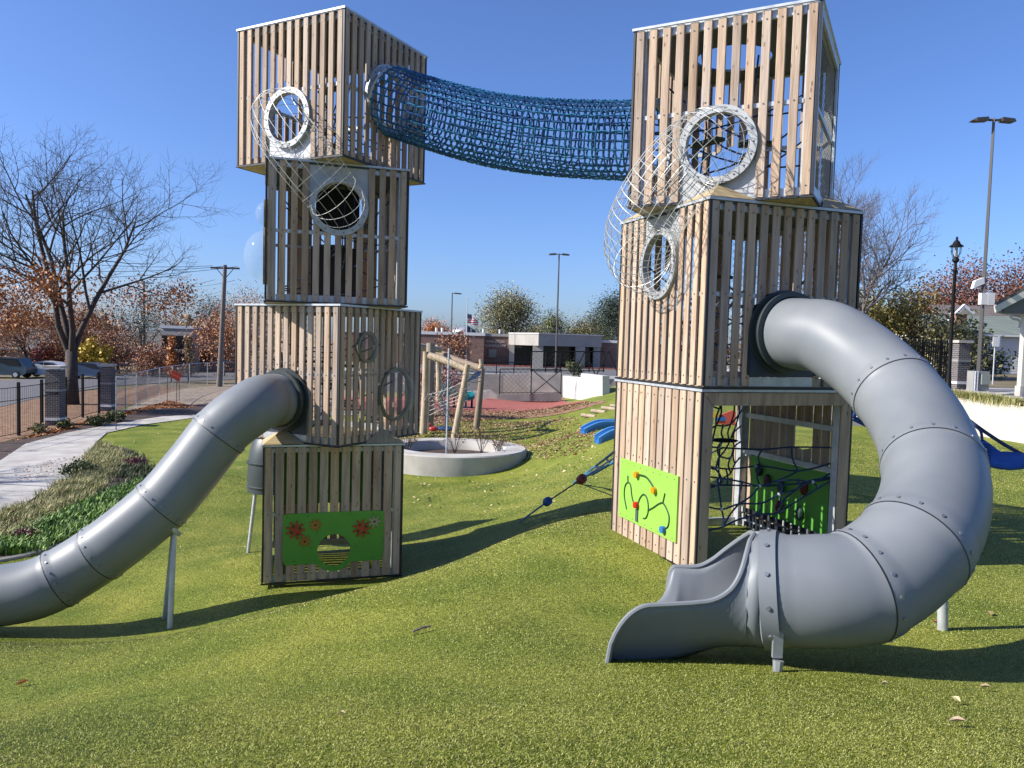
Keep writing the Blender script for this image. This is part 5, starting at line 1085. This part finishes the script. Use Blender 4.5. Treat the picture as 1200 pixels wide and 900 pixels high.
p = P(523, 535, 25.6); t = thing('planter_stake', 'thin upright metal stake standing in the round planter', 'stake', (p.x, p.y, .2)); MB().cyl((0, 0, -.3), (0, 0, P(523, 408, 25.6).z - .2), .028, 8).build('rod', STEEL, t)
m = MB(); rr = random.Random(6)
for k in range(26): z = rr.uniform(1.2, 3.2); a = rr.uniform(0, 6.28); e_ = Vector((math.cos(a) * rr.uniform(.3, .9), math.sin(a) * .5, z + rr.uniform(.1, .6))); m.tube([(0, 0, z), e_], .008, 3, cap=False)
m.build('twigs', BARKL, t)
t = thing('log_climber', 'rustic play frame of slanting logs with rope nets beyond the planter', 'play frame')
def log(a, b, ra, rb, nm='post', m_=LOG):
    a, b = P(*a), P(*b); mid = a.lerp(b, .5) + Vector((random.uniform(-.06, .06), 0, random.uniform(-.05, .05))); MB().tube(cat_rom([a, mid, b], 4), ra, 9, rf=lambda s: ra + (rb - ra) * s).build(nm, m_, t, smooth=True)
log((531, 520, 33), (548, 427, 33), .16, .12); log((558, 503, 36.5), (565, 432, 36.5), .17, .13, 'post', WOODG); log((563, 432, 36.5), (563.5, 421, 36.5), .12, .10); log((496, 508, 34), (499, 412, 34), .17, .13); log((514, 470, 40), (513, 404, 40), .16, .13); log((487, 500, 38), (489, 410, 38), .18, .14); log((502, 503, 35), (505, 402, 35), .24, .2, 'post', WOODG)
log((503, 417, 34), (546, 433, 33.2), .17, .14, 'beam'); log((505, 409, 39), (564, 432, 36.6), .18, .17, 'beam', WOODG); log((470, 404, 36), (516, 410, 38), .18, .15, 'beam')
LNS = [[(548, 445, 33), (520, 458, 33.5), (495, 464, 34)]]
for i in range(9): LNS.append([(546 - i * 5.5, 446 + i * 1.9, 33.1 + i * .1), (540 - i * 5.2, 458 + i * 1.2, 33.6), (530 - i * 4.5, 474, 34.4)])
for i in range(5): LNS.append([(547, 450 + i * 5, 33.1), (522, 462 + i * 4, 33.6), (497, 466 + i * 6, 34)])
for i in range(3): LNS.append([(548, 437 + i * 5, 33), (556, 440 + i * 4, 35), (566, 436 + i * 5, 36.5)])
b_ = MB()
for l in LNS: b_.tube(cat_rom([P(*q) for q in l], 4), .022, 4, cap=False)
b_.build('rope_net', mat('pale_rope', (.35, .30, .28), (.5, .44, .42), 8, .8), t)
SHEET = MB().extrude([P(546, 448, 34), P(556, 437, 35), P(564, 434, 36.3), P(563, 440, 36.3), P(556, 444, 35)], (0, .04, 0)); o = SHEET.build('hung_cloth', mat('sky_blue_cloth', (.06, .16, .42), rough=.6), None); tag(o, 'blue cloth hung at the corner of the log frame', 'cloth')
for (l, px, py, Y, c_, sh) in (('small red spring toy left under the log frame', 508, 500, 33, (.45, .03, .03), 1), ('lime green spring toy beside the left log post', 501, 482, 36, (.25, .55, .05), 0), ('dark blue seat hanging under the log frame', 522, 497, 33.5, (.02, .06, .18), 2)):
    p = P(px, py, Y); p.z = g1(p.x, p.y); t = thing('spring_toy' if sh < 2 else 'hanging_seat', l, 'play equipment', p); mm = mat('toy_paint', c_, rough=.45)
    if sh < 2:
        MB().tube([(.06 * math.cos(q), .06 * math.sin(q), q * .018) for q in np.arange(0, 19, .6)], .015, 5).build('spring', BLACK, t); MB().sphere((0, 0, .5), .13, 10, 6, (1.6, .7, .9)).build('seat', mm, t, smooth=True); MB().tube([(-.13, 0, .52), (-.2, 0, .68), (-.14, 0, .74)], .035, 6).build('head', mm, t, smooth=True); MB().cyl((-.15, -.14, .62), (-.15, .14, .62), .015, 6).build('handle', BLACK, t)
    else:
        MB().sphere((0, 0, .45), .34, 12, 6, (1.4, 1, .28)).build('seat', mm, t, smooth=True)
        for s in (-1, 1): MB().tube([(s * .4, 0, .5), (s * .08, 0, 1.3), (0, 0, 2.6)], .015, 4).build('rope', NAVYR, t)
        MB().box((.05, 0, 1.0), (.16, .1, 1.0)).build('backrest', mat('slate_blue', (.12, .16, .22), rough=.5), t)
# teal play structure far behind
p = P(540, 470, 50); p.z = g1(p.x, p.y); t = thing('teal_play_structure', 'teal and black play structure on the red rubber behind the log frame', 'play structure', p); k_ = 50 / 900
for dx in (-22, -8, 6, 13, -34): MB().cyl((dx * k_, 0, 0), (dx * k_, 0, 29 * k_ if dx != 13 else 20 * k_), .07, 8).build('post', TEAL if dx in (-22, 6) else BLACK, t)
MB().box((-14 * k_, 0, 14 * k_), (26 * k_, 1.2, .12)).build('deck', BLACK, t); MB().box((-14 * k_, -.5, 20 * k_), (24 * k_, .08, 9 * k_)).build('side_panel', TEAL, t); MB().box((7 * k_, -.2, 14 * k_), (8 * k_, .1, 10 * k_)).build('side_panel', TEAL, t)
MB().extrude([(-24 * k_, -.6, 2 * k_), (-12 * k_, -.6, 12 * k_), (-12 * k_, -.6, 9 * k_), (-22 * k_, -.6, 0)], (0, .5, 0)).build('small_slide', TEAL, t)
MB().cyl((12 * k_, -.1, 13 * k_), (12 * k_, -.3, 17 * k_), .25, 10).build('steering_wheel', TEAL, t)
leaf_cloud('leaves', [Vector((random.uniform(-1.6, 1.2), random.uniform(-.4, .4), random.uniform(.1, 1.6))) for _ in range(30)], 1500, .28, .09, leafm('rosy_leaves', (.20, .05, .05), (.45, .22, .18)), thing('red_leaf_shrub', 'rosy leaved shrub seen through the log frame net', 'shrub', P(512, 470, 43)), 8)
# logs, blue slides, blue ladder, rope with balls on the turf hill
for px, py, l_ in ((689.5, 490, 'leftmost pale log step set in the turf slope'), (701, 485, 'middle pale log step set in the turf slope'), (713, 481, 'pale log step nearest the timber of the right tower'), (722, 478, 'pale log step half hidden by the right tower')):
    p = G(px, py, 20); t = thing('log_step', l_, 'log', p, -.5, 'log steps on the turf slope'); o = MB().tube([(-.34, 0, .10), (0, 0, .085), (.34, 0, .07)], [.085, .09, .085], 12).build('log', LOG, t, smooth=True)
def bslide(label, px, py, Y, L_):
    p = G(px, py, 17); t = thing('blue_slide', label, 'slide', p, .12, 'wide blue slides on the turf hill'); n = 20
    for y0 in (0,):
        m = MB(); vs = []; hw = .33
        for i in range(n + 1):
            s = i / n; x = s * L_; z = .06 + .30 * math.sin(min(1, s * 3.2) * PI / 2) + max(0, s - .45) * 1.1 * (s - .45) / .55 * 1.6; lip = .14
            for y, dz in ((-hw - .05, 0), (-hw, lip), (-hw + .06, lip), (-hw + .12, 0), (hw - .12, 0), (hw - .06, lip), (hw, lip), (hw + .05, 0)): vs.append((x, y, (z + dz) if abs(y) < hw + .04 else z - .20))
        k = 8; m.add(vs, [(i * k + j, (i + 1) * k + j, (i + 1) * k + j + 1, i * k + j + 1) for i in range(n) for j in range(k - 1)] + [tuple(range(k))]); o = m.build('slide_bed', BLUEP, t, smooth=True); md = o.modifiers.new('s', 'SOLIDIFY'); md.thickness = .02
        m = MB(); 
        for y in (-hw + .03, hw - .03): m.tube([(vs[i * k + (2 if y < 0 else 6)][0], y, vs[i * k + 2][2] + .01) for i in range(n + 1)], .04, 6)
        m.build('slide_rims', mat('light_blue_plastic', (.08, .26, .58), rough=.35), t, smooth=True)
    MB().cyl((.5, 0, -.1), (.5, 0, .3), .04, 8).build('foot', STEEL, t)
bslide('farther of two blue slides, its end left of the right tower', 682.5, 509, 22.5, 2.6); bslide('nearer blue slide just under the farther one', 699, 520, 21, 2.2)
t = thing('ball_climbing_rope', 'slanting rope with a blue and a dark red disc left of the right tower', 'climbing rope')
a = G(605, 612, 13); b = P(722, 535, 11.6); b2 = P(745, 515, 11.4); MB().tube([a - Vector((0, 0, .05)), a.lerp(b, .36)], .02, 6).build('lower_sleeve', mat('light_blue_sleeve', (.06, .22, .42), rough=.5), t); MB().tube([a.lerp(b, .36), b, b2], .014, 6).build('rope', NAVYR, t)
for f_, c_, nm in ((.37, (.02, .10, .28), 'blue_disc'), (.71, (.16, .02, .012), 'red_disc')):
    c = a.lerp(b, f_); d = (b - a).normalized(); MB().tube([c - d * .07, c - d * .05, c + d * .05, c + d * .07], [.035, .078, .078, .035], 14).build(nm, mat(nm, c_, rough=.5), t, smooth=True)
t = thing('blue_rope_ladder', 'light blue rope ladder slanting up behind the left side of the right tower', 'rope ladder'); LB = mat('light_blue_rope', (.05, .20, .38), rough=.5)
a0, a1_, b0_, b1_ = G(672, 566, 14), P(722, 528, 13), P(694, 556, 13.5), P(722, 540, 12.6)
for q in ((a0, a1_), (b0_, b1_)): MB().tube(list(q), .025, 6).build('side_rail', LB, t)
for f_ in (.12, .35, .58, .82): MB().tube([a0.lerp(a1_, f_), b0_.lerp(b1_, f_)], .018, 5).build('rung', LB if int(f_ * 10) % 2 else NAVYR, t)
# play set seen through the open base of the right tower
p = P(856, 477, 26); p.z = g1(p.x, p.y); t = thing('red_play_panel', 'red and yellow play set seen through the open base of the right tower', 'play equipment', p); k_ = 26 / 900
MB().extrude([(-14 * k_, 0, 0), (10 * k_, 0, 0), (12 * k_, 0, 14 * k_), (2 * k_, 0, 17 * k_), (-14 * k_, 0, 10 * k_)], (0, .1, 0)).build('red_panel', mat('coral_plastic', (.60, .10, .06), rough=.5), t); MB().box((-18 * k_, 0, 11 * k_), (9 * k_, .1, 6 * k_)).build('yellow_panel', mat('yellow_plastic', (.7, .42, .03), rough=.5), t); MB().box((-12 * k_, -.1, 7 * k_), (12 * k_, .05, 4 * k_)).build('blue_panel', BLUEP, t)
for dx in (-20, 10): MB().cyl((dx * k_, .05, -.2), (dx * k_, .05, 17 * k_), .04, 8).build('post', STEEL, t)

#RIGHT SIDE
t = thing('retaining_wall', 'long pale concrete retaining wall at the right behind the slide', 'retaining wall')
wp = [P(1005, 458, 31), P(1060, 462, 29), P(1120, 466, 27), P(1160, 471, 25.5), P(1202, 477, 24), P(1300, 492, 22)]; m = MB(); vs = []
for p in wp: g_ = g1(p.x, p.y) - .2; vs += [(p.x, p.y, g_), (p.x, p.y, p.z), (p.x + .1, p.y + .4, p.z), (p.x + .1, p.y + .4, g_)]
m.add(vs, [(i * 4 + j, (i + 1) * 4 + j, (i + 1) * 4 + (j + 1) % 4, i * 4 + (j + 1) % 4) for i in range(len(wp) - 1) for j in range(4)] + [(0, 1, 2, 3), tuple(4 * len(wp) - 4 + j for j in (3, 2, 1, 0))]).build('wall_face', mat('cream_concrete', (.58, .52, .43), (.66, .60, .51), 1.5, .85, bump=.1), t)
tag(MB().extrude([(p.x + .1, p.y + .38, p.z - .06) for p in wp] + [(wp[-1].x, 30.6, wp[-1].z), (wp[0].x, 33, wp[0].z)], (0, 0, .03)).build('planting_strip', SOIL), kind='structure')
sc = np.array([tuple(wp[i].lerp(wp[i + 1], f_) + Vector((.1, .5 + q, -.04))) for i in range(1, 5) for f_ in np.arange(0, 1, .05) for q in (0, .5, 1.0)])
tag(blades('strip_grass', sc, 9000, .34, .008, TANG_, .8, .16, seed=3), 'olive tufted grass in the strip behind the retaining wall', 'grass', kind='stuff')
t = thing('upper_kerb', 'pale curved concrete kerb behind the grass strip at the right', 'kerb'); kp = [P(1085, 458, 30.5), P(1113, 461.5, 29.4), P(1150, 463.5, 29), P(1184, 461, 30), P(1250, 462, 31)]
m = MB(); vs = []
for p in kp: vs += [(p.x, p.y, p.z - .45), (p.x, p.y, p.z), (p.x, p.y + .5, p.z), (p.x, p.y + .5, p.z - .45)]
m.add(vs, [(i * 4 + j, (i + 1) * 4 + j, (i + 1) * 4 + (j + 1) % 4, i * 4 + (j + 1) % 4) for i in range(len(kp) - 1) for j in range(4)]).build('kerb_face', CONC, t)
t = thing('picket_fence', 'black spiked picket fence behind the lamp post at the right', 'fence')
xa, xb = P(1052, 456, 36), P(1118, 456, 36)
for i in range(26):
    q = xa.lerp(xb, i / 25); q.z = 2.45; big = i % 8 == 2; MB().add([(q.x - .02 * (3 if big else 1), 36, 2.45), (q.x + .02 * (3 if big else 1), 36, 2.45), (q.x + .02 * (3 if big else 1), 36, 4.5 + .1 * big), (q.x, 36, 4.66 + .1 * big), (q.x - .02 * (3 if big else 1), 36, 4.5 + .1 * big)] + [(q.x - .02, 36.05, 2.45), (q.x + .02, 36.05, 2.45), (q.x + .02, 36.05, 4.5), (q.x, 36.05, 4.66), (q.x - .02, 36.05, 4.5)], [(0, 1, 2, 3, 4), (5, 9, 8, 7, 6), (1, 6, 7, 2), (0, 4, 9, 5), (2, 7, 8, 3), (3, 8, 9, 4)]).build('picket', BLACK, t)
for z in (2.7, 4.05, 4.3): MB().bb((xa.x, 35.97, z), (xb.x, 36.0, z + .05)).build('rail', BLACK, t)
# white house
t = thing('white_house', 'white sided house with green grey shingle roof and brick chimney at the right', 'house'); SID = mat('white_siding', (.66, .66, .65), (.72, .72, .71), 2, .6); SHG = brick_mat('green_shingles', (.13, .155, .135), (.17, .195, .165), (.09, .10, .09), .5, .22, .012); SHD = brick_mat('brown_shingles', (.11, .09, .08), (.16, .13, .12), (.08, .07, .065), .5, .22, .012)
Yh = 62; hx0, hx1 = P(1088, 400, Yh).x, P(1300, 400, Yh).x; ze = P(1150, 393, Yh).z; zr = P(1150, 372, Yh + 6).z
MB().bb((hx0, Yh, 2.4), (hx1, Yh + 10, ze)).build('wall', SID, t)
zz_ = ze; m = MB()
for k in range(14): z = 2.55 + k * (ze - 2.7) / 14; m.bb((hx0 + .02, Yh - .03, z), (hx1, Yh - .002, z + (ze - 2.7) / 14 - .03))
tag(m.build('siding_boards', SID, t), kind='stuff')
MB().extrude([(hx0 - .4, Yh - .4, ze), (hx1, Yh - .4, ze), (hx1, Yh + 5.5, zr), (hx0 + 1.5, Yh + 5.5, zr)], (0, 0, .12)).build('roof', SHG, t); MB().bb((hx0 - .45, Yh - .5, ze - .06), (hx1, Yh - .38, ze + .1)).build('gutter', WHITE, t)
gx0 = P(1118, 360, Yh + 4).x; zg1 = P(1118, 360, Yh + 4).z; MB().extrude([(gx0, Yh + 2.8, zr - 1.15), (hx1, Yh + 2.8, zr - 1.15), (hx1, Yh + 8, zg1 + .3), (gx0, Yh + 8, zg1 + .3)], (0, 0, .14)).build('roof', SHD, t)
MB().extrude([(gx0 - 2.6, Yh + 2.0, zr - 1.7), (gx0, Yh + 2.4, zg1 + .2), (gx0 + .9, Yh + 2.4, zg1 - .5), (gx0 + .75, Yh + 2.4, zg1 - .65), (gx0, Yh + 2.4, zg1 - .1), (gx0 - 2.3, Yh + 2.0, zr - 1.8)], (0, .3, 0)).build('gable_board', WHITE, t)
cx0, cx1 = P(1116.5, 400, Yh - .6).x, P(1129, 400, Yh - .6).x; ch = MB().bb((cx0, Yh - .9, 2.4), (cx1, Yh + .1, P(1120, 368, Yh - .6).z)).build('chimney', brick_mat('chimney_brick', (.22, .07, .05), (.28, .10, .07), (.3, .24, .2), .22, .08, .01), t); MB().bb((cx0 - .08, Yh - .98, P(1120, 368, Yh - .6).z), (cx1 + .08, Yh + .18, P(1120, 366.5, Yh - .6).z)).build('chimney_cap', CONC, ch)
w_ = MB().bb((P(1096, 400, Yh).x, Yh - .06, 3.4), (P(1104, 400, Yh).x, Yh - .04, 5.0)).build('window', DARKG, t)
# pavilion corner at the right edge
t = thing('pavilion', 'pavilion roof corner with white fascia and post at the right edge', 'pavilion'); Yp = 29
A = P(1168, 366, Yp); B = P(1225, 336, Yp); MB().extrude([Vector((A.x, Yp, A.z)), Vector((B.x, Yp, B.z)), Vector((B.x, Yp, B.z + .28)), Vector((A.x - .05, Yp, A.z + .24))], (0, .12, 0)).build('fascia', mat('cream_paint', (.68, .65, .56), rough=.6), t)
MB().extrude([Vector((A.x, Yp, A.z + .27)), Vector((B.x, Yp, B.z + .30)), Vector((B.x, Yp, B.z + .38)), Vector((A.x - .12, Yp, A.z + .33))], (5.6, 6, 0)).build('roof', ROOF, t)
MB().extrude([Vector((A.x + .3, Yp + .13, A.z - .02)), Vector((B.x, Yp + .13, A.z - .02)), Vector((B.x, Yp + .13, B.z)), Vector((A.x + .35, Yp + .13, A.z + .15))], (0, .1, 0)).build('gable_panel', mat('dark_grey_siding', (.16, .16, .15), rough=.8), t)  # gable siding in one even dark grey
MB().extrude([Vector((A.x, Yp + .12, A.z)), Vector((B.x, Yp + .12, B.z)), Vector((B.x, Yp + .12, B.z + .04)), Vector((A.x, Yp + .12, A.z + .04))], (5.4, 5.8, 0)).build('soffit', CONCD, t)
px_ = P(1197, 460, Yp + .5); MB().box((px_.x, Yp + .5, (2.45 + A.z) / 2), (.24, .24, A.z - 2.45)).build('post', mat('cream_post', (.60, .57, .48), rough=.6), t); MB().box((px_.x, Yp + .5, 2.65), (.32, .32, .4)).build('post_base', CONC, t)
MB().tube(cat_rom([P(1183, 368, Yp + .1), P(1186, 373, Yp + .1), P(1195, 376, Yp + .2), P(1194, 384, Yp + .2)], 4), .045, 6).build('downpipe', mat('cream_pipe', (.5, .48, .42), rough=.6), t, smooth=True)
b = P(1163, 453, 40); b.z = 2.45; t = thing('sign_post', 'white square sign on a thin post before the leafy shrub', 'sign', b); MB().cyl((0, 0, 0), (0, 0, 2.4), .035, 6).build('post', STEEL, t); MB().box((.02, -.05, 2.25), (.34, .03, .50)).build('sign_plate', WHITE, t); MB().box((.26, .05, 2.3), (.18, .03, .5), .5).build('side_plate', STEEL, t)
# blue net ramp with hammock
t = thing('blue_net_ramp', 'blue rope net ramp ending in a woven hammock behind the spiral slide', 'net ramp'); m = MB()
a0, a1_, c0_, c1_ = P(1000, 466, 12.5), P(1160, 522, 12.5), P(1000, 492, 11.8), P(1160, 545, 11.8)
for i in range(9):
    f_ = i / 8; m.tube(cat_rom([a0.lerp(c0_, f_), a0.lerp(c0_, f_).lerp(a1_.lerp(c1_, f_), .5) - Vector((0, 0, .12)), a1_.lerp(c1_, f_)], 6), .022, 5)
for i in range(19): f_ = i / 18; m.tube([a0.lerp(a1_, f_), a0.lerp(a1_, max(0, f_ - .03)).lerp(c0_.lerp(c1_, f_), .5) - Vector((0, 0, .1)), c0_.lerp(c1_, min(1, f_ + .03))], .017, 4)
m.build('net_ropes', mat('royal_rope', (.015, .05, .20), (.03, .10, .30), 20, .6), t, smooth=True)
HB = mat('royal_belt', (.02, .09, .33), (.03, .13, .42), 6, .6)
m = MB(); vs = []; nn = 14
L0, L1, L2 = P(1148, 520, 12.4), P(1149, 541, 11.9), P(1210, 546, 11.6); 
for i in range(nn + 1):
    s = i / nn; top_ = P(1150 + 55 * s, 533 - 2 * math.sin(s * 3) + 2 * s, 12.3); bot = P(1148 + 60 * s, 544 + 7 * math.sin(s * 2.6), 11.8); vs += [top_, top_.lerp(bot, .5) - Vector((0, 0, .04)), bot]
m.add(vs, [(i * 3 + j, (i + 1) * 3 + j, (i + 1) * 3 + j + 1, i * 3 + j + 1) for i in range(nn) for j in (0, 1)]); o = m.build('hammock_belt', HB, t, smooth=True); md = o.modifiers.new('s', 'SOLIDIFY'); md.thickness = .05
m = MB(); m.add([P(1149, 512, 12.6), P(1178, 533, 12.4), P(1150, 534, 12.4), P(1149, 512, 12.66), P(1178, 533, 12.46), P(1150, 534, 12.46)], [(0, 1, 2), (3, 5, 4), (0, 3, 4, 1), (1, 4, 5, 2), (2, 5, 3, 0)]); m.build('side_cloth', HB, t)
MB().tube(cat_rom([P(1135, 492, 12.8), P(1160, 510, 12.6), P(1195, 531, 12.3), P(1260, 560, 12)], 5), .03, 6).build('edge_rope', NAVYR, t); MB().tube(cat_rom([P(1140, 498, 12.8), P(1149, 505, 12.6), P(1151, 516, 12.5)], 5), .022, 6).build('edge_rope', NAVYR, t)
b = P(1260, 566, 12); MB().cyl(P(1256, 556, 12), Vector((b.x, b.y, g1(b.x, b.y) - .1)), .07, 10).build('anchor_post', STEEL, t)

#LITTER AND BLADES
def quads(name, p, ls, mt, seed, label, flat=.35):
    rg = np.random.default_rng(seed); n = len(p); nz_ = rg.normal(0, flat, (n, 3)) + np.array([0, 0, 1]); nz_ /= np.linalg.norm(nz_, axis=1)[:, None]; a = rg.normal(0, 1, (n, 3)); a -= (a * nz_).sum(1)[:, None] * nz_; a /= np.linalg.norm(a, axis=1)[:, None]; b = np.cross(nz_, a); s = ls * rg.uniform(.5, 1.3, (n, 1))
    up = nz_ * s * .25
    V = np.stack([p - a * s, p + b * s * .6 + up, p + a * s, p - b * s * .6 + up * .6], 1).reshape(-1, 3); V[:, 2] += .025; o = np_obj(name, V, np.arange(n * 4).reshape(n, 4), mt); return tag(o, label, 'leaves', kind='stuff')
quads('leaf_litter', scatter(GPT((470, 524, 20), (620, 540, 20), (690, 530, 20), (700, 505, 20), (660, 488, 20), (560, 494, 20), (470, 500, 20)), 9000, 11), .05, LITTER, 1, 'brown and rust fallen leaves spread over the turf beyond the planter')
quads('scattered_leaves', scatter(GPT((478, 590, 13), (620, 600, 13), (705, 570, 13), (705, 500, 20), (480, 512, 20)), 420, 12), .05, LITY, 2, 'pale fallen leaves dotted over the turf between the towers')
quads('left_turf_leaves', scatter(GPT((120, 520, 12), (260, 492, 12), (300, 500, 12), (300, 690, 10.4), (215, 700, 10.4), (170, 600, 11)), 200, 13), .035, LITY, 3, 'pale fallen leaves dotted over the turf behind the left slide')
quads('right_turf_leaves', scatter([(4.5, 7), (14, 7), (20, 22), (6, 22)], 160, 14), .04, LITY, 4, 'pale fallen leaves on the turf right of the spiral slide')
quads('verge_leaves', scatter(GPT((10, 519, 15), (60, 504, 15), (120, 490, 15), (200, 470, 15), (230, 478, 15), (180, 480, 15), (120, 494, 15), (60, 510, 15)), 3600, 15), .06, LORG, 5, 'orange fallen leaves along the fence beside the path')
quads('path_leaves', scatter(GPT((15, 552, 13), (70, 538, 13), (97, 536, 13), (80, 555, 13), (20, 568, 13)), 900, 16), .035, LRED, 6, 'red fallen leaves scattered on the concrete path')
quads('mulch_area_leaves', scatter(GPT((478, 498, 20), (620, 489, 20), (700, 472, 20), (640, 478, 20), (500, 479, 20)), 6000, 17), .065, LITTER, 7, 'tan fallen leaves covering the mulch in front of the red rubber')
def one_leaf(label, px, py, s, mt, y0=2.2, rz=0.0, name='dry_leaf', cat='leaf'):
    p = G(px, py, y0); p.z += .03; t = MB(); t.add([(-s, 0, 0), (-s * .3, s * .4, .012), (s * .4, s * .35, .02), (s, 0, .005), (s * .4, -s * .35, .015), (-s * .3, -s * .4, .02), (0, 0, -.005)], [(0, 6, 1), (1, 6, 2), (2, 6, 3), (3, 6, 4), (4, 6, 5), (5, 6, 0)]); tag(t.build(name, mt, None, loc=p, rz=rz), label, cat)
one_leaf('orange dry leaf near the left edge of the foreground turf', 26, 806, .05, mat('orange_leaf', (.55, .2, .06), rough=.7), rz=.9); one_leaf('tan curled leaf at the lower right of the turf', 1121, 852, .045, mat('tan_leaf', (.6, .45, .3), rough=.7)); one_leaf('tan leaf beside the shadow edge at the right', 1154, 811, .04, mat('tan_leaf', (.55, .42, .25), rough=.7)); one_leaf('pale thin leaf between the two tan leaves', 1120, 826, .03, LITY, rz=2); one_leaf('pale leaf chip below the spiral slide shadow', 1036, 808, .025, LITY)
one_leaf('small white leaf chip in the middle of the foreground', 400, 845, .02, LITY); one_leaf('dark leaf near the foot of the spiral slide post', 1098, 733, .05, mat('brown_leaf', (.35, .16, .08), rough=.7), 5)
p = G(494, 742, 5); tag(MB().tube([(-.07, -.06, .035), (0, 0, .045), (.07, .06, .04)], [.009, .012, .008], 6).build('stick', mat('dead_stick', (.22, .17, .15), rough=.8), None, loc=p), 'small brown stick lying on the foreground turf', 'stick')
def turf_blades():
    rg = np.random.default_rng(5); n = 1600000; y = 2.2 + rg.random(n) ** 2.0 * 21; x = rg.uniform(-1, 1, n) * (y * .72 + .4); z = gz(x, y)
    keep = np.ones(n, bool)
    for cx, cy, ya in ((AX, AY, .31), (BX, BY, .335)):
        dx, dy = x - cx, y - cy; u = dx * math.cos(ya) + dy * math.sin(ya); v = -dx * math.sin(ya) + dy * math.cos(ya); keep &= ~((np.abs(u) < 1.1) & (np.abs(v) < 1.1))
    x, y, z = x[keep], y[keep], z[keep]; n = len(x)
    w_ = (.0003 + .00030 * y) * rg.uniform(.6, 1.3, n); h = rg.uniform(.0035, .0085, n) * (1 + .03 * y); a = rg.uniform(0, 2 * PI, n); l = rg.normal(0, .006, (n, 2)) + np.array([.002, -.002])
    V = np.zeros((n, 3, 3)); V[:, 0] = np.stack([x - np.cos(a) * w_, y - np.sin(a) * w_, z - .002], 1); V[:, 1] = np.stack([x + np.cos(a) * w_, y + np.sin(a) * w_, z - .002], 1); V[:, 2] = np.stack([x + l[:, 0], y + l[:, 1], z + h], 1)
    m_ = leafm('turf_yarn', (.22, .26, .014), (.97, .96, .36), (.62, .63, .085)); m_.node_tree.nodes['Principled BSDF'].inputs['Roughness'].default_value = .45; m_.node_tree.nodes['Principled BSDF'].inputs['Specular IOR Level'].default_value = .12
    gxs = np.arange(-20, 20.1, .25); gys = np.arange(0, 26, .25); GX, GY = np.meshgrid(gxs, gys); GZ = gz(GX, GY); dy_, dx_ = np.gradient(GZ, .25)
    ii = np.clip(((x + 20) / .25).astype(int), 0, len(gxs) - 1); jj = np.clip((y / .25).astype(int), 0, len(gys) - 1); N_ = np.stack([-dx_[jj, ii], -dy_[jj, ii], np.ones(n)], 1) + rg.normal(0, .16, (n, 3)); N_ /= np.linalg.norm(N_, axis=1)[:, None]
    nt2 = m_.node_tree; at_ = nt2.nodes.new('ShaderNodeAttribute'); at_.attribute_name = 'turf_normal'; nt2.links.new(at_.outputs['Vector'], nt2.nodes['Principled BSDF'].inputs['Normal'])
    ob = np_obj('turf_blades', V.reshape(-1, 3), np.arange(n * 3).reshape(n, 3), m_); atr = ob.data.attributes.new('turf_normal', 'FLOAT_VECTOR', 'POINT'); atr.data.foreach_set('vector', np.repeat(N_, 3, axis=0).astype(np.float32).ravel())
    tag(ob, 'fine green and straw coloured artificial turf blades covering the mound', 'turf', kind='stuff')
turf_blades()
